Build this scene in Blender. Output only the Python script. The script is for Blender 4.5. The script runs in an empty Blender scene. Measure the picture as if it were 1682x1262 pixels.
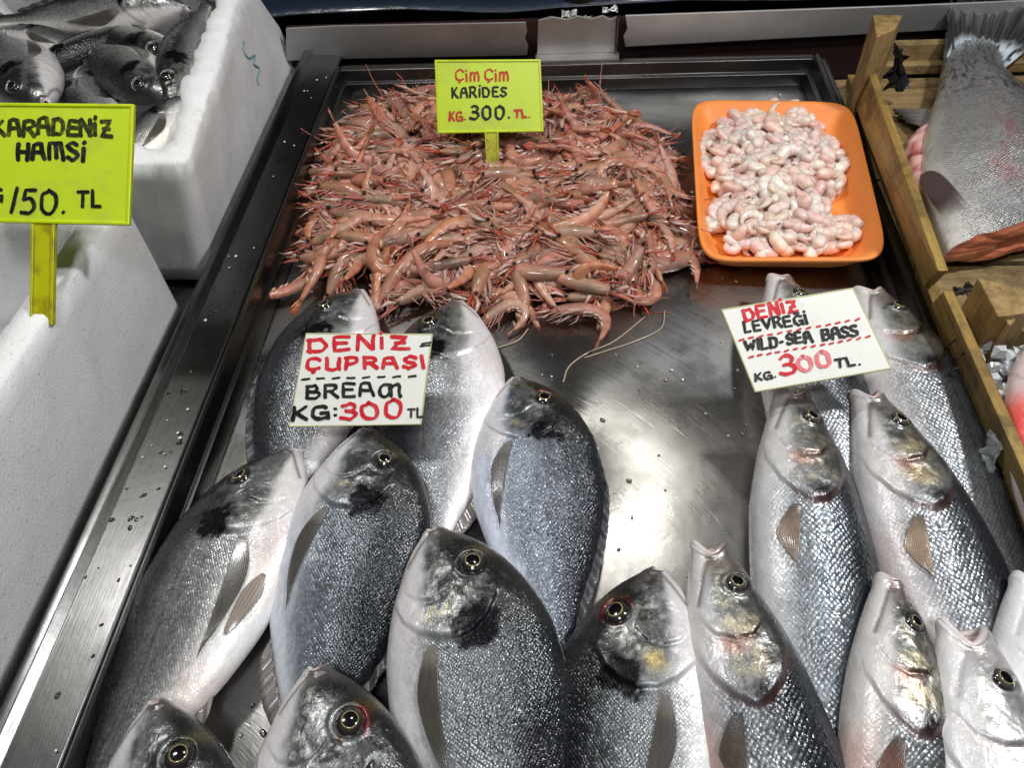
import bpy, math, random
import numpy as np
from mathutils import Matrix, Vector
random.seed(7); rng=np.random.default_rng(7)
scene=bpy.context.scene; COL=scene.collection
# ------------------------------------------------------------------ camera model
F=1262.; CX,CY=841.,631.; CAM=np.array([0,0,.5])
RI=np.array([.99715736,.05265087,-.0538989]); UP=np.array([-.00587441,.76748761,.64103686]); FW=np.array([-.07511788,.638898,-.76561521])
def ray(px,py):
    d=RI*(px-CX)+UP*(CY-py)+FW*F; return d/np.linalg.norm(d)
def P(px,py,z=0.):
    d=ray(px,py); return CAM+d*((z-CAM[2])/d[2])
def PA(px,py,ax,val):
    d=ray(px,py); return CAM+d*((val-CAM[ax])/d[ax])
def PP(px,py,p0,n):
    d=ray(px,py); return CAM+d*(np.dot(p0-CAM,n)/np.dot(d,n))
def norm(v): v=np.asarray(v,float); return v/np.linalg.norm(v)
# ------------------------------------------------------------------ helpers
def mesh_obj(name,verts,faces,mat,parent=None,smooth=True,attrs=None,mi=None,loc=None):
    me=bpy.data.meshes.new(name)
    me.from_pydata([tuple(map(float,v)) for v in verts],[],[tuple(map(int,f)) for f in faces])
    mats=mat if isinstance(mat,(list,tuple)) else [mat]
    for m in mats: me.materials.append(m)
    if mi is not None: me.polygons.foreach_set('material_index',np.asarray(mi,dtype=np.int32))
    me.polygons.foreach_set('use_smooth',np.full(len(me.polygons),smooth))
    if attrs:
        for k,a in attrs.items():
            a=np.asarray(a,dtype=np.float32)
            if a.ndim==1: at=me.attributes.new(k,'FLOAT','POINT'); at.data.foreach_set('value',a)
            elif k=='Col':
                if a.shape[1]==3: a=np.hstack([a,np.ones((len(a),1),np.float32)])
                at=me.attributes.new(k,'FLOAT_COLOR','POINT'); at.data.foreach_set('color',a.ravel())
            else: at=me.attributes.new(k,'FLOAT_VECTOR','POINT'); at.data.foreach_set('vector',a.ravel())
    me.update()
    o=bpy.data.objects.new(name,me); COL.objects.link(o)
    if parent is not None: o.parent=parent
    if loc is not None: o.location=loc
    return o
def empty(name,loc=(0,0,0)):
    o=bpy.data.objects.new(name,None); COL.objects.link(o); o.location=[float(c) for c in loc]; o.empty_display_size=.02; return o
def tag(o,label,cat,group=None,kind=None):
    if label: o['label']=label
    if cat: o['category']=cat
    if group: o['group']=group
    if kind: o['kind']=kind
    return o
def keep_parent(o,root):     # parent a world-space mesh to an empty standing elsewhere
    o.parent=root; o.matrix_parent_inverse=Matrix.Translation(root.location).inverted() if root.rotation_euler[:]==(0,0,0) else root.matrix_basis.inverted()
    return o
class MB:
    def __init__(s): s.v=[];s.f=[];s.c=[]
    def add(s,v,f,c=None):
        b=len(s.v); s.v+=[tuple(x) for x in v]; s.f+=[tuple(i+b for i in q) for q in f]
        if c is not None:
            c=np.asarray(c,float)
            s.c+= [tuple(c)]*len(v) if c.ndim==1 else [tuple(x) for x in c]
    def box(s,lo,hi):
        x0,y0,z0=lo;x1,y1,z1=hi
        s.add([(x0,y0,z0),(x1,y0,z0),(x1,y1,z0),(x0,y1,z0),(x0,y0,z1),(x1,y0,z1),(x1,y1,z1),(x0,y1,z1)],
              [(3,2,1,0),(4,5,6,7),(0,1,5,4),(1,2,6,5),(2,3,7,6),(3,0,4,7)])
    def prism(s,poly,z0,z1):
        n=len(poly); v=[(p[0],p[1],z0) for p in poly]+[(p[0],p[1],z1) for p in poly]
        a=sum(poly[i][0]*poly[(i+1)%n][1]-poly[(i+1)%n][0]*poly[i][1] for i in range(n))
        f=[(i,(i+1)%n,(i+1)%n+n,i+n) for i in range(n)]+[tuple(range(n))[::-1],tuple(range(n,2*n))]
        if a<0: f=[q[::-1] for q in f]
        s.add(v,f)
    def tube(s,pts,rad,k=6,c=None,cap=True,flat=1.0,upv=(0,0,1)):
        pts=np.asarray(pts,float); n=len(pts); rad=np.broadcast_to(np.asarray(rad,float),(n,))
        T=np.gradient(pts,axis=0); T/=np.linalg.norm(T,axis=1)[:,None]+1e-12
        up=np.array(upv,float); V=[]
        for i in range(n):
            a=np.cross(up,T[i]); 
            if np.linalg.norm(a)<1e-4: a=np.cross((1,0,.1),T[i])
            a/=np.linalg.norm(a); b=np.cross(T[i],a)
            for j in range(k):
                t=2*math.pi*j/k; V.append(pts[i]+rad[i]*(a*math.cos(t)+b*math.sin(t)*flat))
        f=[(i*k+j,i*k+(j+1)%k,(i+1)*k+(j+1)%k,(i+1)*k+j) for i in range(n-1) for j in range(k)]
        if cap: f+=[tuple(range(k))[::-1],tuple((n-1)*k+j for j in range(k))]
        if c is not None:
            c=np.asarray(c,float)
            if c.ndim==2: c=np.repeat(c,k,axis=0)
        s.add(V,f,c)
    def build(s,name,mat,parent=None,smooth=False):
        return mesh_obj(name,s.v,s.f,mat,parent,smooth,{'Col':np.array(s.c)} if s.c and len(s.c)==len(s.v) else None)
def bevel(o,w,seg=2,angle=True):
    m=o.modifiers.new('bevel','BEVEL'); m.width=w; m.segments=seg; m.limit_method='ANGLE'; m.angle_limit=math.radians(40); return o
def sstep(a,b,x):
    t=np.clip((np.asarray(x,float)-a)/(b-a),0,1); return t*t*(3-2*t)
def mix(a,b,t):
    a=np.asarray(a,float);b=np.asarray(b,float);t=np.asarray(t,float)
    return a+(b-a)*t[...,None] if t.ndim else a+(b-a)*t
def vnoise(x,y,seed=0):
    x=np.asarray(x,float);y=np.asarray(y,float)
    xi=np.floor(x).astype(np.int64);yi=np.floor(y).astype(np.int64);xf=x-xi;yf=y-yi
    def h(a,b):
        n=(a*374761393+b*668265263+seed*1442695041)&0x7fffffff
        n=((n^(n>>13))*1274126177)&0x7fffffff
        return ((n^(n>>16))&0xffff)/65535.
    u=xf*xf*(3-2*xf);v=yf*yf*(3-2*yf)
    return (h(xi,yi)*(1-u)+h(xi+1,yi)*u)*(1-v)+(h(xi,yi+1)*(1-u)+h(xi+1,yi+1)*u)*v
def fbm(x,y,seed=0,o=4):
    s=0;a=.5;t=0
    for i in range(o): s=s+a*vnoise(x*2**i,y*2**i,seed+i*17);t+=a;a*=.55
    return s/t
def curve(pts,x,sq=False):
    p=np.array(pts,float); xs=p[:,0];ys=p[:,1]
    if sq: xs=np.sqrt(xs); x=np.sqrt(np.clip(x,0,None))
    d=np.diff(ys)/np.diff(xs); m=np.zeros(len(xs)); m[0]=d[0];m[-1]=d[-1]
    for i in range(1,len(xs)-1): m[i]=0 if d[i-1]*d[i]<=0 else 2*d[i-1]*d[i]/(d[i-1]+d[i])
    x=np.clip(x,xs[0],xs[-1]); i=np.clip(np.searchsorted(xs,x)-1,0,len(xs)-2); h=xs[i+1]-xs[i]; t=(x-xs[i])/h
    return (2*t**3-3*t*t+1)*ys[i]+(t**3-2*t*t+t)*h*m[i]+(-2*t**3+3*t*t)*ys[i+1]+(t**3-t*t)*h*m[i+1]
def smoothline(pts,n=6):
    pts=np.asarray(pts,float); out=[]
    ext=np.vstack([2*pts[0]-pts[1],pts,2*pts[-1]-pts[-2]])
    for i in range(1,len(ext)-2):
        p0,p1,p2,p3=ext[i-1:i+3]
        for k in range(n):
            t=k/n; out.append(.5*((2*p1)+(-p0+p2)*t+(2*p0-5*p1+4*p2-p3)*t*t+(-p0+3*p1-3*p2+p3)*t**3))
    out.append(pts[-1]); return np.array(out)
# ------------------------------------------------------------------ node helpers
class NT:
    def __init__(s,name):
        s.m=bpy.data.materials.new(name); s.m.use_nodes=True; s.t=s.m.node_tree; s.t.nodes.clear()
        s.out=s.n('ShaderNodeOutputMaterial'); s.b=s.n('ShaderNodeBsdfPrincipled'); s.l(s.b.outputs[0],s.out.inputs[0])
    def n(s,t,**k):
        x=s.t.nodes.new(t)
        for a,v in k.items(): setattr(x,a,v)
        return x
    def l(s,a,b): s.t.links.new(a,b)
    def sock(s,x,v):
        if hasattr(v,'is_linked') or isinstance(v,bpy.types.NodeSocket): s.l(v,x)
        else: x.default_value=v
    def math(s,op,a,b=None,c=None,clamp=False):
        x=s.n('ShaderNodeMath',operation=op,use_clamp=clamp); s.sock(x.inputs[0],a)
        if b is not None: s.sock(x.inputs[1],b)
        if c is not None: s.sock(x.inputs[2],c)
        return x.outputs[0]
    def vmath(s,op,a,b=None):
        x=s.n('ShaderNodeVectorMath',operation=op); s.sock(x.inputs[0],a)
        if b is not None: s.sock(x.inputs[1],b)
        return x.outputs['Value'] if op in('DOT_PRODUCT','LENGTH','DISTANCE') else x.outputs['Vector']
    def attr(s,name,out='Color'):
        x=s.n('ShaderNodeAttribute'); x.attribute_name=name; return x.outputs[out]
    def noise(s,vec,scale,detail=3,rough=.55,out=0,dim='3D'):
        x=s.n('ShaderNodeTexNoise',noise_dimensions=dim); s.sock(x.inputs['Vector'],vec); x.inputs['Scale'].default_value=scale
        x.inputs['Detail'].default_value=detail; x.inputs['Roughness'].default_value=rough; return x.outputs[out]
    def vor(s,vec,scale,rand=1,feature='F1',dim='3D'):
        x=s.n('ShaderNodeTexVoronoi',feature=feature,voronoi_dimensions=dim); s.sock(x.inputs['Vector'],vec); x.inputs['Scale'].default_value=scale
        x.inputs['Randomness'].default_value=rand; return x
    def map(s,vec,loc=(0,0,0),rot=(0,0,0),sc=(1,1,1)):
        x=s.n('ShaderNodeMapping'); s.sock(x.inputs[0],vec); x.inputs[1].default_value=loc; x.inputs[2].default_value=rot; x.inputs[3].default_value=sc; return x.outputs[0]
    def ramp(s,fac,stops,interp='LINEAR'):
        x=s.n('ShaderNodeValToRGB'); s.sock(x.inputs[0],fac); x.color_ramp.interpolation=interp
        e=x.color_ramp.elements
        while len(e)<len(stops): e.new(.5)
        for i,(p,c) in enumerate(stops):
            e[i].position=p; e[i].color=(c,c,c,1) if not hasattr(c,'__len__') else (*c,1)
        return x.outputs[0]
    def mixc(s,fac,a,b,mode='MIX'):
        x=s.n('ShaderNodeMix',data_type='RGBA',blend_type=mode); s.sock(x.inputs[0],fac)
        s.sock(x.inputs[6],a if not isinstance(a,tuple) else (*a[:3],1)); s.sock(x.inputs[7],b if not isinstance(b,tuple) else (*b[:3],1)); return x.outputs[2]
    def bump(s,h,dist,strength=1,normal=None):
        x=s.n('ShaderNodeBump'); s.sock(x.inputs['Height'],h); x.inputs['Distance'].default_value=dist; x.inputs['Strength'].default_value=strength
        if normal is not None: s.l(normal,x.inputs['Normal'])
        return x.outputs[0]
    def set(s,**k):
        for a,v in k.items():
            key=a.replace('_',' ')
            x=s.b.inputs[key]
            s.sock(x,(*v,1) if isinstance(v,tuple) and len(v)==3 and x.type=='RGBA' else v)
        return s
    def obj(s): return s.n('ShaderNodeTexCoord').outputs['Object']
    def pos(s): return s.n('ShaderNodeNewGeometry').outputs['Position']
# ------------------------------------------------------------------ materials
def m_steel(name,base=.55,rough=.3,scr=1.,dirv=(1,1,1),swirl=False,dirt=.35):
    t=NT(name); p=t.pos()
    if swirl:
        d=t.vmath('SUBTRACT',p,(-.25,.05,0)); r=t.vmath('LENGTH',d); 
        sep=t.n('ShaderNodeSeparateXYZ'); t.l(d,sep.inputs[0]); ang=t.math('ARCTAN2',sep.outputs[1],sep.outputs[0])
        cb=t.n('ShaderNodeCombineXYZ'); t.l(t.math('MULTIPLY',r,900),cb.inputs[0]); t.l(t.math('MULTIPLY',ang,5),cb.inputs[1])
        fine=t.noise(cb.outputs[0],1,2,.6)
        cb2=t.n('ShaderNodeCombineXYZ'); t.l(t.math('MULTIPLY',r,260),cb2.inputs[0]); t.l(t.math('MULTIPLY',ang,9),cb2.inputs[1])
        sc=t.ramp(t.noise(cb2.outputs[0],1,1,.4),[(.66,0),(.74,1)])
    else:
        fine=t.noise(t.map(p,sc=dirv),900,2,.6); sc=t.ramp(t.noise(t.map(p,rot=(0,0,.4),sc=dirv),260,1,.4),[(.68,0),(.76,1)])
    blot=t.noise(p,14,5,.6); spots=t.ramp(t.noise(p,120,3,.6),[(.62,0),(.75,1)])
    c=t.mixc(t.math('MULTIPLY',t.ramp(blot,[(.4,0),(.75,1)]),dirt),(base,base*.99,base*.97),(base*.55,base*.53,base*.5))
    c=t.mixc(t.math('MULTIPLY',spots,.25*dirt),c,(base*.35,)*3)
    c=t.mixc(t.math('MULTIPLY',sc,.35*scr),c,(base*1.35,)*3)
    if swirl: t.set(Anisotropic=.8,Tangent=(1.,.15,0.))
    t.set(Base_Color=c,Metallic=1.,Roughness=t.math('MULTIPLY_ADD',blot,.2,t.math('MULTIPLY_ADD',fine,.12,rough-.16)))
    if swirl:
        wet=t.ramp(t.noise(t.map(p,loc=(3,1,0)),11,5,.62),[(.47,0),(.60,1)]); wb=t.ramp(t.noise(p,55,4,.7),[(.60,0),(.68,1)])
        rg=t.b.inputs['Roughness'].links[0].from_socket; t.set(Roughness=t.math('MULTIPLY',rg,t.math('MULTIPLY_ADD',wet,-.20,1.)))
        bc=t.b.inputs['Base Color'].links[0].from_socket; t.set(Base_Color=t.mixc(t.math('MULTIPLY',wb,.35),bc,(base*.45,base*.42,base*.38)))
    h=t.math('MULTIPLY_ADD',sc,-.5*scr,fine)
    t.set(Normal=t.bump(t.math('MULTIPLY_ADD',blot,8,h),.0002,.22))
    return t.m
def m_plain(name,c,rough=.5,metal=0.,bump=0.,bs=200,var=.15,coat=0.,spec=.5,sss=0.,trans=0.):
    t=NT(name); p=t.obj(); n=t.noise(p,bs*.15,4,.6)
    t.set(Base_Color=t.mixc(n,tuple(x*(1-var) for x in c),tuple(min(1,x*(1+var)) for x in c)),Roughness=rough,Metallic=metal,Specular_IOR_Level=spec)
    if bump: t.set(Normal=t.bump(t.noise(p,bs,3,.6),bump,.6))
    if coat: t.set(Coat_Weight=coat,Coat_Roughness=.08)
    if sss: t.set(Subsurface_Weight=sss,Subsurface_Radius=(.01,.006,.004),Subsurface_Scale=.6)
    if trans: t.set(Transmission_Weight=trans)
    return t.m
def m_foam(name):
    t=NT(name); p=t.obj()
    v=t.vor(p,330,1); v2=t.vor(p,330,1,'DISTANCE_TO_EDGE')
    pits=t.ramp(t.noise(p,420,1,.5),[(.26,1),(.32,0)])
    blot=t.noise(p,16,4,.6)
    c=t.mixc(t.ramp(blot,[(.45,0),(.8,1)]),(.90,.90,.91),(.82,.82,.80))
    stain=t.ramp(t.noise(p,30,6,.75),[(.60,0),(.74,1)])
    c=t.mixc(t.math('MULTIPLY',stain,.35),c,(.45,.38,.26))
    c=t.mixc(t.math('MULTIPLY',pits,.4),c,(.4,.39,.37))
    rel=t.math('ADD',t.math('MULTIPLY',t.ramp(v2.outputs['Distance'],[(0,0),(.12,1)]),.6),t.math('MULTIPLY',pits,-.8))
    t.set(Base_Color=c,Roughness=.55,Specular_IOR_Level=.35,Subsurface_Weight=.15,Subsurface_Radius=(.01,.01,.01),Subsurface_Scale=.5)
    t.set(Normal=t.bump(t.math('MULTIPLY_ADD',blot,5.,rel),.00045,.7)); return t.m
def m_wood(name,a=(.42,.26,.085),b=(.20,.11,.035),axis='y',dark=.5):
    t=NT(name); p=t.obj()
    sc={'x':(.5,9,9),'y':(9,.5,9),'z':(9,9,.5)}[axis]
    g=t.noise(t.map(p,sc=sc),14,5,.65); f=t.noise(t.map(p,sc=tuple(s*3 for s in sc)),40,2,.5)
    c=t.mixc(t.ramp(g,[(.35,0),(.65,1)]),a,b)
    c=t.mixc(t.math('MULTIPLY',t.ramp(f,[(.5,0),(.8,1)]),.5),c,tuple(x*.4 for x in b))
    st=t.ramp(t.noise(p,26,6,.72),[(.47,0),(.66,1)])
    c=t.mixc(t.math('MULTIPLY',st,dark),c,(.045,.032,.018))
    t.set(Base_Color=c,Roughness=t.math('MULTIPLY_ADD',g,.3,.38),Specular_IOR_Level=.4,Normal=t.bump(t.math('ADD',g,f),.0008,.5)); return t.m
def m_skin(name,size,rand=.3,tilt=1.,edge=.5,rough=.26,streak=.3,coat=.5,bd=.4,dm=.6):
    t=NT(name); col=t.attr('Col'); sm=t.attr('sm','Fac'); met=t.attr('met','Fac'); suv=t.attr('suv','Vector')
    d=t.n('ShaderNodeVectorMath',operation='SCALE'); t.l(suv,d.inputs[0]); d.inputs['Scale'].default_value=1/size
    warp=t.noise(suv,90,2,.5,1); w=t.n('ShaderNodeVectorMath',operation='SCALE'); t.l(t.vmath('SUBTRACT',warp,(.5,.5,.5)),w.inputs[0]); w.inputs['Scale'].default_value=.9
    wl=t.n('ShaderNodeVectorMath',operation='SCALE'); t.l(t.vmath('SUBTRACT',t.noise(suv,14,2,.5,1),(.5,.5,.5)),wl.inputs[0]); wl.inputs['Scale'].default_value=7.
    q=t.map(t.vmath('ADD',wl.outputs[0],t.vmath('ADD',d.outputs[0],w.outputs[0])),rot=(0,0,math.pi/4),sc=(.86,1.0,1))
    v=t.vor(q,1,rand,'F1','2D')
    off=t.vmath('SUBTRACT',q,v.outputs['Position']); rc=t.vmath('SUBTRACT',v.outputs['Color'],(.5,.5,.5))
    facet=t.math('MULTIPLY',t.vmath('DOT_PRODUCT',off,rc),tilt)
    dome=t.math('MULTIPLY',v.outputs['Distance'],-dm)
    dirx=t.vmath('DOT_PRODUCT',off,(-.25,-.25,0))    # each scale rises towards its free rear edge
    h=t.math('MULTIPLY',t.math('ADD',t.math('ADD',facet,dome),dirx),sm)
    skinn=t.noise(suv,700,3,.6); lump=t.noise(suv,90,3,.55)
    h=t.math('ADD',h,t.math('MULTIPLY',t.math('MULTIPLY_ADD',lump,1.3,t.math('MULTIPLY',skinn,.25)),t.math('MULTIPLY_ADD',sm,-.55,1.)))
    bmp=t.bump(h,size*bd,1.)
    sep=t.n('ShaderNodeSeparateXYZ'); t.l(v.outputs['Color'],sep.inputs[0])
    var=t.math('MULTIPLY_ADD',sep.outputs[1],.42,.78)
    rim=t.math('SUBTRACT',1.,t.math('MULTIPLY',t.ramp(v.outputs['Distance'],[(.38,0),(.62,1)]),edge))
    f=t.math('MULTIPLY',var,rim)
    st=t.noise(t.map(suv,sc=(.28,1.5,1)),520,3,.65)
    f=t.math('MULTIPLY',f,t.math('MULTIPLY_ADD',st,streak*2,1-streak))
    fac=t.math('MULTIPLY_ADD',t.math('SUBTRACT',f,1.),sm,1.)
    cc=t.n('ShaderNodeVectorMath',operation='SCALE'); t.l(col,cc.inputs[0]); t.l(fac,cc.inputs['Scale'])
    t.set(Base_Color=cc.outputs[0],Metallic=met,Roughness=t.math('MULTIPLY_ADD',sep.outputs[2],.16,rough-.06),Normal=bmp,Specular_IOR_Level=t.math('MULTIPLY_ADD',t.attr('dk','Fac'),-.5,.6),Coat_Weight=t.math('MULTIPLY_ADD',t.attr('dk','Fac'),-coat*.85,coat),Coat_Roughness=.12)
    wet=t.bump(t.math('ADD',t.noise(suv,160,3,.6),t.math('MULTIPLY',h,.5)),.0012,.9); t.set(Coat_Normal=wet)
    return t.m
def m_vc(name,rough=.35,coat=.3,sss=0.,trans=0.,objvar=0.,spec=.5,bump=0.,bs=600,sssr=(.006,.003,.002)):
    t=NT(name); c=t.attr('Col')
    if objvar:
        r=t.n('ShaderNodeObjectInfo').outputs['Random']
        hs=t.n('ShaderNodeHueSaturation'); t.l(c,hs.inputs['Color'])
        t.l(t.math('MULTIPLY_ADD',r,.05*objvar,.5-.025*objvar),hs.inputs['Hue'])
        w=t.n('ShaderNodeTexWhiteNoise',noise_dimensions='1D'); t.l(r,w.inputs['W'])
        t.l(t.math('MULTIPLY_ADD',w.outputs[0],.5*objvar,1-.25*objvar),hs.inputs['Value'])
        sp=t.n('ShaderNodeSeparateColor'); t.l(w.outputs[1],sp.inputs[0]); t.l(t.math('MULTIPLY_ADD',sp.outputs[1],.7*objvar,1-.38*objvar),hs.inputs['Saturation'])
        c=hs.outputs[0]
    t.set(Base_Color=c,Roughness=rough,Coat_Weight=coat,Coat_Roughness=.1,Specular_IOR_Level=spec)
    if sss: t.set(Subsurface_Weight=sss,Subsurface_Radius=sssr,Subsurface_Scale=1.)
    if trans: t.set(Transmission_Weight=trans,IOR=1.35)
    if bump: t.set(Normal=t.bump(t.noise(t.obj(),bs,3,.6),bump,.6))
    return t.m
M={}
M['floor']=m_steel('tray_floor_steel',.47,.31,1.,swirl=True,dirt=.85)
M['rail']=m_steel('rail_steel',.14,.30,.6,dirv=(1,.05,1),dirt=.6)  # low base: the dark reflection on the rails is put into the colour
M['panel']=m_steel('panel_steel',.56,.5,.5,dirv=(.08,1,1),dirt=.7); M['panel2']=m_steel('lit_panel_steel',.85,.52,.5,dirv=(.08,1,1),dirt=.6)  # second is a lighter copy: right panel's brighter lighting put into its colour
M['dark']=m_plain('dark_gap',(.012,.011,.011),.6)
M['foam']=m_foam('polystyrene')
M['wood']=m_wood('crate_wood',(.40,.265,.07),(.25,.15,.04),'y',.75)
M['woodx']=m_wood('slat_wood',(.34,.24,.11),(.2,.13,.055),'x',.75)
M['woodz']=m_wood('block_wood',(.42,.28,.11),(.24,.15,.055),'z',.65)
M['bream']=m_skin('bream_skin',.0016,.22,.75,.34,.30,.45,bd=.36,dm=.5,coat=.4)
M['bass']=m_skin('bass_skin',.0024,.24,.6,.45,.30,.35,bd=.27,dm=.55,coat=.5)
M['trout']=m_skin('trout_skin',.0024,.15,.6,.6,.36,.2,.35,bd=.4)
M['fin']=m_vc('fin_skin',.32,.35,bump=.0003,bs=900)
M['pfin']=m_vc('fin_membrane',.25,.5,bump=.0002,bs=900); _pn=M['pfin'].node_tree; _pn.links.new([x for x in _pn.nodes if x.type=='ATTRIBUTE'][0].outputs['Alpha'],_pn.nodes['Principled BSDF'].inputs['Alpha'])
M['eye']=m_vc('eye_gloss',.12,1.)
M['shrimp']=m_vc('shrimp_shell',.26,.45,sss=.35,objvar=.42,bump=.0003,bs=500)
M['peeled']=m_vc('peeled_flesh',.22,.7,sss=.75,objvar=.6,bump=.0004,bs=160,sssr=(.010,.006,.005))
M['flesh']=m_vc('raw_flesh',.32,.5,sss=.35,bump=.001,bs=180)
M['black']=m_plain('black_plastic',(.012,.012,.014),.25,bump=.002,bs=120)
M['navy']=m_plain('navy_sheet',(.012,.022,.042),.32,bump=.004,bs=30,var=.5,coat=.3)
# ------------------------------------------------------------------ surroundings: counter, tray, rails
b=MB(); b.box((-1.6,-.5,-.05),(1.6,1.25,-.022)); o=b.build('counter',M['dark']); tag(o,None,None,kind='structure')
def strip(name,prof,y0,y1,mat,parent,thick=None,n=2):   # profile (x,z) swept along y
    ys=np.linspace(y0,y1,n); k=len(prof); V=[(x,y,z) for y in ys for x,z in prof]
    Fc=[(i*k+j,i*k+j+1,(i+1)*k+j+1,(i+1)*k+j) for i in range(n-1) for j in range(k-1)]
    o=mesh_obj(name,V,Fc,mat,parent,False)
    if thick:
        m=o.modifiers.new('thickness','SOLIDIFY'); m.thickness=thick; m.offset=0
    m=o.modifiers.new('bevel','BEVEL'); m.width=.0016; m.segments=3; m.limit_method='ANGLE'; m.angle_limit=math.radians(25)
    for p in o.data.polygons: p.use_smooth=True
    return o
tray=empty('display_tray',(0,.45,0)); tag(tray,'large brushed steel display tray with raised rims holding the shrimp, bream and bass','tray')
def tp(o): return keep_parent(o,tray)
gx=np.linspace(-.2795,.2795,60); gy=np.linspace(-.16,.892,90); GX,GY=np.meshgrid(gx,gy)
GZ=(fbm(GX*9,GY*9,3)-.5)*.0016
idx=lambda i,j:i*60+j
tp(mesh_obj('tray_floor',np.c_[GX.ravel(),GY.ravel(),GZ.ravel()],[(idx(i,j),idx(i,j+1),idx(i+1,j+1),idx(i+1,j)) for i in range(89) for j in range(59)],M['floor']))
tp(strip('side_rim',[(-.279,.0005),(-.2815,.017),(-.2855,.0175),(-.287,.033),(-.2885,.0355),(-.290,.0345)],-.16,.90,M['rail'],None,.0012))
tp(strip('side_rim',[(.279,.0005),(.2805,.015),(.2855,.017),(.287,.033),(.2895,.0355),(.2925,.0345)],-.16,.90,M['rail'],None,.0012))
r=strip('back_rim',[(.892,.0005),(.8935,.014),(.8985,.0155),(.9,.029),(.9035,.0305),(.910,.0300),(.912,.024)],-.287,.287,M['rail'],None,.0012); r.rotation_euler=(0,0,0)
# swept along y -> turn it so that the profile runs along the back edge
for v in r.data.vertices: v.co=Vector((v.co.y,v.co.x,v.co.z))
r.data.flip_normals(); tp(r)
# outer rail left of the tray
rail=strip('side_rail',[(-.2915,.010),(-.2918,.0305),(-.294,.033),(-.326,.0345),(-.3315,.040),(-.3365,.041),(-.3385,.0385),(-.339,-.02)],-.2,1.06,M['rail'],None,.0014,40)
tag(rail,'long wet steel rail along the left of the tray, beside the foam boxes','rail')
rr=strip('side_rail',[(.2945,.004),(.295,.027),(.297,.0285),(.3005,.0285),(.302,.026),(.3025,-.01)],-.2,.90,M['rail'],None,.0012)
tag(rr,'narrow dark steel rail between the display tray and the wooden crates on the right','rail')
rr2=strip('side_rail',[(.292,.060),(.330,.060),(.331,.02)],.897,.93,M['dark'],None,.001); bpy.data.objects.remove(rr2)
# back panels and bracket
def panel(name,pxs,y,mat,th=.003,bend=.0):
    pts=[PA(*p,1,y) for p in pxs]; n=len(pts)
    V=[(p[0],y,p[2]) for p in pts]+[(p[0],y+th,p[2]) for p in pts]
    f=[tuple(range(n)),tuple(range(n,2*n))[::-1]]+[((i+1)%n,i,i+n,(i+1)%n+n) for i in range(n)]
    return bevel(mesh_obj(name,V,f,mat,None,False),.0008,2)
b1=panel('back_splash',[(470,100),(560,97),(866,91),(868,76),(862,62),(866,50),(864,36),(548,42),(470,46)],.932,M['panel'])
tag(b1,'left steel back panel behind the shrimp heap, with a jagged right end','panel')
b2=panel('back_splash',[(1027,77),(1500,52),(1760,38),(1760,-3),(1480,9),(1027,25),(1030,48),(1024,60)],.934,M['panel2'])
tag(b2,'right steel back panel running behind the orange tray and the big trout','panel')
br=empty('steel_bracket',(.006,.926,0)); tag(br,'upright steel bracket plate between the two back panels, with torn top edge','bracket')
q=panel('plate',[(880,131),(1008,128),(1013,27),(1003,31),(990,25),(972,30),(950,26),(931,31),(905,27),(884,33)],.922,M['panel']); keep_parent(q,br)
q=panel('flange',[(1007,129),(1011,129),(1017,27),(1013,27)],.916,M['rail'],.006); keep_parent(q,br)
a=P(880,133,.008);c=P(1010,127,.008)
b=MB(); b.box((a[0],.905,.0305),(c[0]+.004,.9215,.0325)); q=b.build('foot',M['panel']); keep_parent(q,br)
# gap between the panels and tray: dark red-brown recess
b=MB(); b.box((-.36,.945,-.02),(.75,.955,.062)); o=b.build('recess_board',m_plain('recess_paint',(.028,.010,.010),.5)); tag(o,'dark maroon board in the gap behind the steel back panels','board')
# navy sheet behind
nx,ny=70,24; V=[];
for j in range(ny):
    for i in range(nx):
        x=-.75+2.1*i/(nx-1); y=.958+.7*j/(ny-1); V.append((x,y,.066+.012*fbm(x*7,y*7,5)+.10*sstep(1.1,1.6,y)+ .006*abs(math.sin(x*9+y*4))))
o=mesh_obj('plastic_sheet',V,[(j*nx+i,j*nx+i+1,(j+1)*nx+i+1,(j+1)*nx+i) for j in range(ny-1) for i in range(nx-1)],M['navy'])
m=o.modifiers.new('t','SOLIDIFY'); m.thickness=.002
tag(o,'dark navy plastic sheet lying behind the back panels at the top','sheet')
# rusty post stub behind the bracket and crumpled foil
b=MB(); b.tube([(.012,.985,.06),(.012,.985,.16)],.022,14); o=b.build('post_stub',m_plain('rusty_steel',(.11,.075,.05),.5,.6,.002,80,.5),smooth=True); tag(o,'rusty post rising behind the steel bracket','post')
for k,(px,py,s,lb) in enumerate([(935,22,.007,'crumpled grey foil scrap left of the rusty post'),(962,30,.006,'small pale scrap caught on the torn top edge of the bracket'),(1002,14,.007,'crumpled silvery scrap right of the rusty post')]):
    c=PA(px,py,1,.938); V=[];Fc=[]
    import itertools
    n=7
    for i in range(n):
        for j in range(n):
            V.append((c[0]+s*(i/(n-1)*2-1)*1.3,c[1]+s*(j/(n-1)*2-1),c[2]+s*1.2*(vnoise(i*1.3+k*9,j*1.3,4)-.5)))
    o=mesh_obj('foil_scrap',V,[(i*n+j,(i+1)*n+j,(i+1)*n+j+1,i*n+j+1) for i in range(n-1) for j in range(n-1)],M['panel'],None,False); m=o.modifiers.new('t','SOLIDIFY'); m.thickness=.0008; tag(o,lb,'scrap')
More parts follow.
